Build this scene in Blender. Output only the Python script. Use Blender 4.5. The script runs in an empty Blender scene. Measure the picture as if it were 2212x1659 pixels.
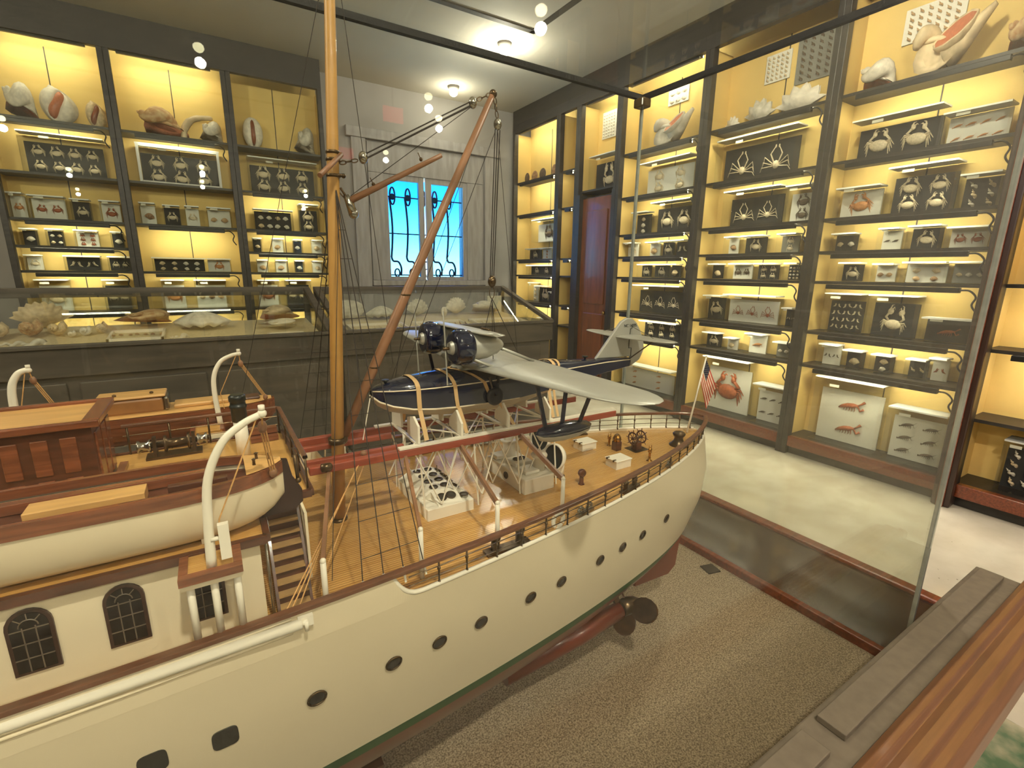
# Museum gallery: a model steam yacht with a seaplane inside a large glass case, shell cabinets around it.
import bpy, bmesh, math, random
from mathutils import Vector, Matrix
random.seed(7)
SC = bpy.context.scene
COL = SC.collection
pi = math.pi

# ------------------------------------------------------------------ camera
def make_camera():
    yaw, pitch, roll = [math.radians(a) for a in (32.133, 13.144, 0.7276)]
    fw = Vector((math.sin(yaw) * math.cos(pitch), math.cos(yaw) * math.cos(pitch), -math.sin(pitch)))
    right = Vector((math.cos(yaw), -math.sin(yaw), 0))
    up = right.cross(fw)
    r = right * math.cos(roll) + up * math.sin(roll)
    u = up * math.cos(roll) - right * math.sin(roll)
    m = Matrix(((r.x, u.x, -fw.x, 0), (r.y, u.y, -fw.y, 0), (r.z, u.z, -fw.z, 1.5), (0, 0, 0, 1)))
    cd = bpy.data.cameras.new('camera')
    cd.sensor_width = 36
    cd.lens = 1035.58 / 2212 * 36
    cd.clip_start = 0.01
    co = bpy.data.objects.new('camera', cd)
    co.matrix_world = m
    COL.objects.link(co)
    SC.camera = co
make_camera()

# ------------------------------------------------------------------ world, exposure
SC.view_settings.view_transform = 'Standard'
SC.view_settings.look = 'None'
SC.view_settings.gamma = 1
SC.view_settings.use_curve_mapping = False
SC.view_settings.exposure = 0.0
SC.cycles.max_bounces = 6
SC.cycles.diffuse_bounces = 3
SC.cycles.glossy_bounces = 3
SC.cycles.use_adaptive_sampling = True
SC.cycles.adaptive_threshold = 0.09
SC.cycles.transparent_max_bounces = 40
SC.cycles.sample_clamp_indirect = 4
SC.cycles.caustics_reflective = False
SC.cycles.caustics_refractive = False
SC.cycles.use_denoising = True

def make_world():
    w = bpy.data.worlds.new('sky'); SC.world = w; w.use_nodes = True
    nt = w.node_tree; nt.nodes.clear()
    out = nt.nodes.new('ShaderNodeOutputWorld'); bg = nt.nodes.new('ShaderNodeBackground')
    tc = nt.nodes.new('ShaderNodeTexCoord'); sx = nt.nodes.new('ShaderNodeSeparateXYZ')
    rp = nt.nodes.new('ShaderNodeValToRGB')
    rp.color_ramp.elements[0].position = 0.0; rp.color_ramp.elements[0].color = (0.80, 0.92, 1, 1)
    rp.color_ramp.elements[1].position = 0.6; rp.color_ramp.elements[1].color = (0.01, 0.10, 0.60, 1)
    for p, c in ((0.06, (0.32, 0.62, 1, 1)), (0.13, (0.04, 0.27, 1, 1)), (0.20, (0.01, 0.16, 0.9, 1))):
        e = rp.color_ramp.elements.new(p); e.color = c
    nt.links.new(tc.outputs['Generated'], sx.inputs[0]); nt.links.new(sx.outputs['Z'], rp.inputs[0])
    nt.links.new(rp.outputs[0], bg.inputs[0]); bg.inputs[1].default_value = 7.5
    nt.links.new(bg.outputs[0], out.inputs[0])
make_world()

# ------------------------------------------------------------------ room lamp grid (x, y, watts); the ceiling lamps below are built at these spots
LAMP_H = 3.75
LAMPS = [(2.93, 6.15, 1.5), (2.86, 4.78, 5), (0.2, -0.9, 38), (2.75, 1.5, 17), (-2.4, 1.5, 34), (2.72, -3.1, 14), (0.2, -3.1, 14),
         (-2.43, -3.1, 14), (3.2, -6.4, 8), (-2.9, -6.9, 8)]
LAMP_COL = (1.0, 0.90, 0.77)
TUBE_STRENGTH = 56.0

# ------------------------------------------------------------------ helpers
def lin(c):
    return tuple(((v / 255 / 12.92) if v / 255 <= 0.04045 else ((v / 255 + 0.055) / 1.055) ** 2.4) for v in c)
MATS = {}
def mat(name, rgb, rough=0.6, metal=0.0, var=0.12, scale=30.0, bump=0.0, coat=0.0, stretch=None, emit=0.0, rgb2=None, spec=0.5):
    if name in MATS: return MATS[name]
    m = bpy.data.materials.new(name); m.use_nodes = True
    nt = m.node_tree; b = nt.nodes['Principled BSDF']
    c = lin(rgb)
    tc = nt.nodes.new('ShaderNodeTexCoord'); mp = nt.nodes.new('ShaderNodeMapping')
    if stretch: mp.inputs['Scale'].default_value = stretch
    nz = nt.nodes.new('ShaderNodeTexNoise'); nz.inputs['Scale'].default_value = scale; nz.inputs['Detail'].default_value = 4
    rp = nt.nodes.new('ShaderNodeValToRGB')
    c2 = lin(rgb2) if rgb2 else tuple(min(1, v * (1 + var)) for v in c)
    c1 = c if rgb2 else tuple(v * (1 - var) for v in c)
    rp.color_ramp.elements[0].position = 0.35; rp.color_ramp.elements[0].color = (*c1, 1)
    rp.color_ramp.elements[1].position = 0.65; rp.color_ramp.elements[1].color = (*c2, 1)
    L = nt.links.new
    L(tc.outputs['Object'], mp.inputs[0]); L(mp.outputs[0], nz.inputs[0]); L(nz.outputs[0], rp.inputs[0]); L(rp.outputs[0], b.inputs['Base Color'])
    b.inputs['Roughness'].default_value = rough; b.inputs['Metallic'].default_value = metal
    b.inputs['Coat Weight'].default_value = coat; b.inputs['Coat Roughness'].default_value = 0.08
    b.inputs['Specular IOR Level'].default_value = spec
    if bump:
        bp = nt.nodes.new('ShaderNodeBump'); bp.inputs['Strength'].default_value = bump; bp.inputs['Distance'].default_value = 0.004
        L(nz.outputs[0], bp.inputs['Height']); L(bp.outputs[0], b.inputs['Normal'])
    if emit:
        b.inputs['Emission Color'].default_value = (*c, 1); b.inputs['Emission Strength'].default_value = emit
    MATS[name] = m
    return m

def glass(name, tint=(0.97, 0.99, 0.96), refl=1.0, haze=0.0, hazecol=(0.9, 0.85, 0.6)):
    if name in MATS: return MATS[name]
    m = bpy.data.materials.new(name); m.use_nodes = True
    nt = m.node_tree; nt.nodes.clear(); N = nt.nodes.new; L = nt.links.new
    out = N('ShaderNodeOutputMaterial'); tr = N('ShaderNodeBsdfTransparent'); gl = N('ShaderNodeBsdfGlossy')
    fr = N('ShaderNodeLayerWeight'); fr.inputs[0].default_value = 0.5
    pw = N('ShaderNodeMath'); pw.operation = 'POWER'; pw.inputs[1].default_value = 5
    mu = N('ShaderNodeMath'); mu.operation = 'MULTIPLY_ADD'; mu.inputs[1].default_value = 0.9 * refl; mu.inputs[2].default_value = 0.04 * refl
    L(fr.outputs['Facing'], pw.inputs[0]); L(pw.outputs[0], mu.inputs[0])
    tr.inputs[0].default_value = (*tint, 1); gl.inputs[1].default_value = 0.0
    mx = N('ShaderNodeMixShader'); L(mu.outputs[0], mx.inputs[0]); L(tr.outputs[0], mx.inputs[1]); L(gl.outputs[0], mx.inputs[2])
    last = mx.outputs[0]
    if haze:  # pale diffuse layer mixed in to imitate a milky veil over the pane
        df = N('ShaderNodeBsdfDiffuse'); df.inputs[0].default_value = (*hazecol, 1)
        tl = N('ShaderNodeBsdfTranslucent'); tl.inputs[0].default_value = (*hazecol, 1)
        ad = N('ShaderNodeMixShader'); L(df.outputs[0], ad.inputs[1]); L(tl.outputs[0], ad.inputs[2])
        nz = N('ShaderNodeTexNoise'); nz.inputs['Scale'].default_value = 3; nz.inputs['Detail'].default_value = 6
        tc = N('ShaderNodeTexCoord'); L(tc.outputs['Object'], nz.inputs[0])
        ml = N('ShaderNodeMath'); ml.operation = 'MULTIPLY'; ml.inputs[1].default_value = haze * 2; L(nz.outputs[0], ml.inputs[0])
        m2 = N('ShaderNodeMixShader'); L(ml.outputs[0], m2.inputs[0]); L(last, m2.inputs[1]); L(ad.outputs[0], m2.inputs[2]); last = m2.outputs[0]
    L(last, out.inputs[0])
    MATS[name] = m
    return m

def emitter(name, rgb, strength):
    m = bpy.data.materials.new(name); m.use_nodes = True
    nt = m.node_tree; nt.nodes.clear()
    o = nt.nodes.new('ShaderNodeOutputMaterial'); e = nt.nodes.new('ShaderNodeEmission')
    e.inputs[0].default_value = (*rgb, 1); e.inputs[1].default_value = strength
    nt.links.new(e.outputs[0], o.inputs[0]); MATS[name] = m
    return m

ORG = {}            # object name -> world origin of its root
def tag(o, label=None, cat=None, group=None, kind=None):
    if label: o['label'] = label
    if cat: o['category'] = cat
    if group: o['group'] = group
    if kind: o['kind'] = kind
    return o
def thing(name, loc, label, cat, group=None, rz=0):
    o = bpy.data.objects.new(name, None); COL.objects.link(o); o.location = loc; o.rotation_euler.z = rz
    o.empty_display_size = 0.02
    ORG[o.name] = Vector(loc)
    return tag(o, label, cat, group)
def link(name, me, parent=None, loc=None):
    o = bpy.data.objects.new(name, me); COL.objects.link(o)
    if parent is not None: o.parent = parent
    if loc is not None: o.location = loc
    return o

class MB:
    """collects quads and polygons in world coordinates; build() links them as one mesh object"""
    def __init__(s): s.v = []; s.f = []; s.mi = []; s.sm = []
    def add(s, vs, fs, mi=0, smooth=False):
        n = len(s.v); s.v += [tuple(v) for v in vs]
        for f in fs: s.f.append([i + n for i in f]); s.mi.append(mi); s.sm.append(smooth)
        return s
    def box(s, x0, x1, y0, y1, z0, z1, mi=0):
        v = [(x, y, z) for z in (z0, z1) for y in (y0, y1) for x in (x0, x1)]
        return s.add(v, [(0, 2, 3, 1), (4, 5, 7, 6), (0, 1, 5, 4), (2, 6, 7, 3), (0, 4, 6, 2), (1, 3, 7, 5)], mi)
    def bar(s, p, q, w, h=None, mi=0, upv=(0, 0, 1)):
        p, q = Vector(p), Vector(q); d = (q - p).normalized(); u = Vector(upv)
        a = d.cross(u)
        if a.length < 1e-4: a = d.cross(Vector((1, 0, 0)))
        a.normalize(); b = a.cross(d).normalized(); h = h or w
        v = [c + a * i * w / 2 + b * j * h / 2 for c in (p, q) for i, j in ((-1, -1), (1, -1), (1, 1), (-1, 1))]
        return s.add(v, [(3, 2, 1, 0), (4, 5, 6, 7), (0, 1, 5, 4), (1, 2, 6, 5), (2, 3, 7, 6), (3, 0, 4, 7)], mi)
    def tube(s, pts, r, n=8, cap=True, mi=0, closed=False):
        pts = [Vector(p) for p in pts]; m = len(pts)
        rs = r if isinstance(r, (list, tuple)) else [r] * m
        base = len(s.v); ref = None
        for i, p in enumerate(pts):
            if closed: d = pts[(i + 1) % m] - pts[i - 1]
            else: d = pts[min(i + 1, m - 1)] - pts[max(i - 1, 0)]
            d.normalize()
            if ref is None:
                ref = d.cross(Vector((0, 0, 1)))
                if ref.length < 0.1: ref = d.cross(Vector((1, 0, 0)))
            a = (ref - d * ref.dot(d)).normalized(); b = d.cross(a); ref = a
            for k in range(n):
                t = 2 * pi * k / n; s.v.append(tuple(p + (a * math.cos(t) + b * math.sin(t)) * rs[i]))
        for i in range(m if closed else m - 1):
            j = (i + 1) % m
            for k in range(n):
                k2 = (k + 1) % n
                s.f.append([base + i * n + k, base + i * n + k2, base + j * n + k2, base + j * n + k]); s.mi.append(mi); s.sm.append(n > 5)
        if cap and not closed:
            s.f.append([base + k for k in range(n)][::-1]); s.mi.append(mi); s.sm.append(False)
            s.f.append([base + (m - 1) * n + k for k in range(n)]); s.mi.append(mi); s.sm.append(False)
        return s
    def lathe(s, c, prof, n=16, axis='z', mi=0):
        c = Vector(c); base = len(s.v); m = len(prof)
        for r, h in prof:
            for k in range(n):
                t = 2 * pi * k / n; a, b = r * math.cos(t), r * math.sin(t)
                o = {'z': (a, b, h), 'x': (h, a, b), 'y': (b, h, a)}[axis]
                s.v.append(tuple(c + Vector(o)))
        for i in range(m - 1):
            for k in range(n):
                k2 = (k + 1) % n
                s.f.append([base + i * n + k, base + i * n + k2, base + (i + 1) * n + k2, base + (i + 1) * n + k]); s.mi.append(mi); s.sm.append(True)
        for i, rev in ((0, True), (m - 1, False)):
            if prof[i][0] > 1e-6:
                q = [base + i * n + k for k in range(n)]
                s.f.append(q[::-1] if rev else q); s.mi.append(mi); s.sm.append(False)
        return s
    def prism(s, poly, axis, a, b, mi=0):
        """poly of 2D points extruded along axis from a to b"""
        def P(u, v, t): return {'x': (t, u, v), 'y': (u, t, v), 'z': (u, v, t)}[axis]
        n = len(poly); v = [P(u, w, a) for u, w in poly] + [P(u, w, b) for u, w in poly]
        fs = [list(range(n))[::-1], list(range(n, 2 * n))] + [(i, (i + 1) % n, (i + 1) % n + n, i + n) for i in range(n)]
        return s.add(v, fs, mi)
    def grid(s, fn, nu, nv, closeu=False, mi=0, smooth=True):
        base = len(s.v)
        for i in range(nu):
            for j in range(nv): s.v.append(tuple(fn(i, j)))
        for i in range(nu if closeu else nu - 1):
            for j in range(nv - 1):
                i2 = (i + 1) % nu
                s.f.append([base + i * nv + j, base + i2 * nv + j, base + i2 * nv + j + 1, base + i * nv + j + 1]); s.mi.append(mi); s.sm.append(smooth)
        return s
    def ball(s, c, r, nu=12, nv=8, mi=0):
        rx, ry, rz = r if isinstance(r, (list, tuple)) else (r, r, r)
        def fn(i, j):
            t = 2 * pi * i / nu; p = pi * j / (nv - 1)
            return (c[0] + rx * math.cos(t) * math.sin(p), c[1] + ry * math.sin(t) * math.sin(p), c[2] - rz * math.cos(p))
        return s.grid(fn, nu, nv, closeu=True, mi=mi)
    def mesh(s, name, mats, off=Vector((0, 0, 0))):
        me = bpy.data.meshes.new(name)
        me.from_pydata([tuple(Vector(v) - off) for v in s.v], [], s.f)
        for m in (mats if isinstance(mats, (list, tuple)) else [mats]): me.materials.append(m)
        me.polygons.foreach_set('material_index', s.mi); me.polygons.foreach_set('use_smooth', s.sm)
        bm = bmesh.new(); bm.from_mesh(me); bmesh.ops.remove_doubles(bm, verts=bm.verts, dist=1e-6)
        bmesh.ops.recalc_face_normals(bm, faces=bm.faces); bm.to_mesh(me); bm.free()
        me.update()
        return me
    def build(s, name, mats, parent=None, base=None, bevel=0):
        root = parent
        while root is not None and root.parent is not None: root = root.parent
        off = ORG.get(root.name, Vector((0, 0, 0))) if root is not None else Vector(base or (0, 0, 0))
        o = link(name, s.mesh(name, mats, off), parent)
        if parent is None:
            o.location = off; ORG[o.name] = off
        if bevel:
            b = o.modifiers.new('bevel', 'BEVEL'); b.width = bevel; b.segments = 2; b.limit_method = 'ANGLE'
        return o
def box(name, m, parent, x0, x1, y0, y1, z0, z1, bevel=0, base=None):
    return MB().box(x0, x1, y0, y1, z0, z1).build(name, m, parent, base=base, bevel=bevel)
def struct(name, m, *b):
    o = box(name, m, None, *b); o['kind'] = 'structure'; return o
def smoothpath(pts, k=6):
    """Catmull-Rom through pts"""
    P = [Vector(p) for p in pts]; P = [2 * P[0] - P[1]] + P + [2 * P[-1] - P[-2]]; o = []
    for i in range(1, len(P) - 2):
        for j in range(k):
            t = j / k
            o.append(0.5 * ((2 * P[i]) + (P[i + 1] - P[i - 1]) * t + (2 * P[i - 1] - 5 * P[i] + 4 * P[i + 1] - P[i + 2]) * t * t + (3 * P[i] - P[i - 1] - 3 * P[i + 1] + P[i + 2]) * t ** 3))
    o.append(P[-2]); return o

# ------------------------------------------------------------------ materials of the room
M_dark = mat('dark_stained_wood', (46, 42, 38), 0.45, var=0.25, scale=8, stretch=(1, 1, 6))
M_yellow = mat('yellow_painted_panel', (238, 204, 124), 0.7, var=0.05, scale=3)
M_plaster = mat('pale_grey_plaster', (152, 148, 146), 0.85, var=0.08, scale=2, bump=0.1)
M_ceil = mat('ceiling_paint', (204, 198, 184), 0.8, var=0.04, scale=1.5)
M_case = mat('grey_oak', (158, 154, 154), 0.7, var=0.14, scale=5, stretch=(4, 4, 0.6))
M_black = mat('black_metal', (22, 22, 22), 0.4)
M_cord = mat('black_rubber', (18, 18, 17), 0.5)
M_mahog = mat('mahogany', (112, 52, 28), 0.3, var=0.3, scale=14, stretch=(0.5, 6, 6), coat=0.4)
M_door = mat('brown_door_wood', (120, 66, 34), 0.35, var=0.2, scale=6, stretch=(4, 4, 0.5), coat=0.3)
M_tube = emitter('tube_light', (1.0, 0.90, 0.70), TUBE_STRENGTH)
M_bulb = emitter('bulb_light', (1.0, 0.86, 0.58), 30)
M_glass = glass('pane_glass', (0.985, 0.995, 0.98), 1.0)
M_glass_case = glass('case_glass', (0.97, 0.985, 0.955), 0.55)
M_glass_end = glass('hazy_case_glass', (0.97, 0.985, 0.94), 1.0, haze=0.032, hazecol=(0.85, 0.80, 0.62))  # the end pane's hazy reflections are put in as a yellowish diffuse veil
M_acryl = glass('acrylic', (0.97, 0.98, 0.97), 0.8)

def marble():
    m = mat('white_marble', (196, 188, 168), 0.05, var=0.06, scale=4, rgb2=(212, 205, 186))
    nt = m.node_tree; b = nt.nodes['Principled BSDF']; N = nt.nodes.new; L = nt.links.new
    v = N('ShaderNodeTexVoronoi'); v.inputs['Scale'].default_value = 24; v.inputs['Randomness'].default_value = 1
    n2 = N('ShaderNodeTexNoise'); n2.inputs['Scale'].default_value = 7; n2.inputs['Detail'].default_value = 8
    r = N('ShaderNodeValToRGB'); r.color_ramp.elements[0].position = 0.10; r.color_ramp.elements[0].color = (0.28, 0.25, 0.2, 1)
    r.color_ramp.elements[1].position = 0.16; r.color_ramp.elements[1].color = (1, 1, 1, 1)
    ad = N('ShaderNodeMath'); ad.operation = 'MULTIPLY_ADD'; ad.inputs[1].default_value = 0.9; ad.inputs[2].default_value = -0.28
    a2 = N('ShaderNodeMath'); a2.operation = 'ADD'
    tc = N('ShaderNodeTexCoord')
    L(tc.outputs['Object'], v.inputs[0]); L(tc.outputs['Object'], n2.inputs[0]); L(n2.outputs[0], ad.inputs[0])
    L(ad.outputs[0], a2.inputs[0]); L(v.outputs[0], a2.inputs[1]); L(a2.outputs[0], r.inputs[0])
    mx = N('ShaderNodeMix'); mx.data_type = 'RGBA'; mx.blend_type = 'MULTIPLY'; mx.inputs[0].default_value = 1
    old = b.inputs['Base Color'].links[0].from_socket
    L(old, mx.inputs[6]); L(r.outputs[0], mx.inputs[7]); L(mx.outputs[2], b.inputs['Base Color'])
    return m
M_floor = marble()
M_wallb = mat('dim_brown_wall', (112, 102, 88), 0.8, var=0.06, scale=2)

# ------------------------------------------------------------------ room shell
X0, X1, Y0, Y1, ZC = -4.5, 4.5, -8.5, 6.75, 3.78
struct('floor', M_floor, X0, X1, Y0, Y1, -0.1, 0)
struct('ceiling', M_ceil, X0, X1, Y0, Y1, ZC, ZC + 0.1)
struct('wall_right', M_plaster, X1 - 0.04, X1 + 0.1, Y0, Y1, 0, ZC)
struct('wall_left', M_wallb, X0 - 0.1, X0, Y0, Y1, 0, ZC)
struct('wall_rear', M_wallb, X0, X1, Y0 - 0.1, Y0, 0, ZC)
# far wall with the window opening
WX0, WX1, WZ0, WZ1, WY = 2.10, 3.36, 1.37, 2.74, 6.62
w = MB(); w.box(X0, WX0, WY, WY + 0.3, 0, ZC); w.box(WX1, X1, WY, WY + 0.3, 0, ZC); w.box(WX0, WX1, WY, WY + 0.3, 0, WZ0); w.box(WX0, WX1, WY, WY + 0.3, WZ1, ZC)
o = w.build('wall_far', M_plaster); o['kind'] = 'structure'

# window: two casements with dark iron scroll grilles, wooden casing
def make_window():
    M_blue = glass('blue_window_glass', (0.42, 0.80, 1.0), 0.6)
    M_iron = mat('dark_iron', (20, 30, 52), 0.5)
    root = thing('window_1', (2.73, WY, WZ0), None, None); root['kind'] = 'structure'
    # casing boards around the opening
    c = MB()
    c.box(1.72, 1.90, WY - 0.05, WY, 0, 3.12); c.box(3.62, 3.80, WY - 0.05, WY, 0, 3.12); c.box(1.66, 3.86, WY - 0.07, WY, 3.12, 3.24)
    c.build('casing', M_case, root, bevel=0.006)
    for x0, x1 in ((1.92, 2.12), (3.34, 3.60)):
        MB().box(x0, x1, WY - 0.02, WY, 1.371, 2.738).build('shutter_panel', M_case, root, bevel=0.006)
    c = MB(); c.box(1.92, 3.60, WY - 0.02, WY, 2.74, 3.10); c.build('head_panel', M_case, root, bevel=0.006)
    c = MB(); c.box(1.90, 3.62, WY - 0.09, WY, 1.30, 1.37); c.build('window_sill', M_case, root, bevel=0.006)
    for x0, x1 in ((2.10, 2.685), (2.715, 3.36)):
        f = MB(); y0, y1 = WY, WY + 0.05
        fw = 0.075 if x0 < 2.5 else 0.08
        f.box(x0, x0 + fw, y0, y1, WZ0, WZ1); f.box(x1 - fw, x1, y0, y1, WZ0, WZ1); f.box(x0 + fw, x1 - fw, y0, y1, WZ0, WZ0 + 0.05); f.box(x0 + fw, x1 - fw, y0, y1, WZ1 - 0.07, WZ1)
        fr = f.build('casement_frame', M_case, root, bevel=0.005)
        MB().box(x0 + fw, x1 - fw, y0 + 0.02, y0 + 0.028, WZ0 + 0.05, WZ1 - 0.07).build('pane', M_blue, fr)
    # iron grille outside the glass
    yg = WY + 0.14
    g = MB()
    for z in (2.00, 2.48, 1.44): g.bar((2.1, yg, z), (3.36, yg, z), 0.016)
    g.build('grille_bar', M_iron, root)
    for x in (2.28, 2.50, 2.72, 2.90, 3.12):
        s = MB()
        s.tube([(x - 0.045 + 0.03 * math.sin(t * pi), yg, 2.48 - 0.80 * t) for t in [k / 8 for k in range(9)]], 0.014, 6)
        s.tube(smoothpath([(x - 0.045, yg, 1.68), (x - 0.02, yg, 1.63), (x + 0.05, yg, 1.62), (x + 0.09, yg, 1.54), (x + 0.085, yg, 1.43)], 5), 0.014, 6)
        s.tube([(x + 0.035 * math.cos(t), yg, 2.49 + 0.11 * math.sin(t)) for t in [2 * pi * k / 20 for k in range(20)]], 0.012, 6, closed=True)
        s.ball((x, yg, 2.48), (0.035, 0.012, 0.045), 8, 6)
        s.tube([(x + 0.03 + 0.035 * math.cos(t), yg, 1.47 + 0.055 * math.sin(t)) for t in [2 * pi * k / 14 for k in range(14)]], 0.011, 6, closed=True)
        s.build('grille_scroll', M_iron, root)
make_window()

# ceiling trim and lamps
t = MB(); t.box(-1.6, 2.98, 4.38, 4.44, ZC - 0.012, ZC); t.box(2.93, 2.99, 1.0, 4.44, ZC - 0.012, ZC)
o = t.build('trim_1', mat('dark_ceiling_trim', (60, 56, 48), 0.7)); o['kind'] = 'structure'
def make_lamps():
    names = ['round ceiling downlight nearest the window', 'bright round ceiling downlight in front of the window one', 'ceiling downlight above the camera beside the model case',
             'ceiling downlight above the stern end of the case', 'ceiling downlight above the left end of the case',
             'ceiling downlight behind the camera on the right', 'ceiling downlight behind the camera in the middle', 'ceiling downlight behind the camera on the left',
             'rearmost ceiling downlight on the right', 'rearmost ceiling downlight on the left']
    for (x, y, wt), nm in zip(LAMPS, names):
        t = thing('ceiling_lamp', (x, y, LAMP_H - 0.05), nm, 'ceiling lamp', 'recessed ceiling lamps')
        MB().lathe((x, y, ZC - 0.03), [(0.06, 0.03), (0.075, 0.03), (0.07, 0.008), (0.05, -0.004), (0.02, -0.006)], 24).build('lamp_ring', M_plaster, t)
        MB().ball((x, y, ZC - 0.07), (0.052, 0.052, 0.046), 20, 10).build('bulb', M_bulb, t)
        ld = bpy.data.lights.new('lamp_light', 'POINT'); ld.energy = wt * 6; ld.color = LAMP_COL; ld.shadow_soft_size = 0.05
        lo = bpy.data.objects.new('lamp_light', ld); COL.objects.link(lo); lo.parent = t; lo.location = (0, 0, -0.13)
make_lamps()
def exit_sign():
    t = thing('exit_sign', (2.3, -5.8, 3.35), 'red illuminated sign hanging behind the viewer, mirrored in the glass', 'sign')
    box('sign_box', emitter('red_sign_light', (1.0, 0.05, 0.08), 4.0), t, 2.17, 2.43, -5.83, -5.80, 3.38, 3.56)
    box('hanger', M_black, t, 2.29, 2.31, -5.82, -5.81, 3.56, ZC)
exit_sign()
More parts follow.
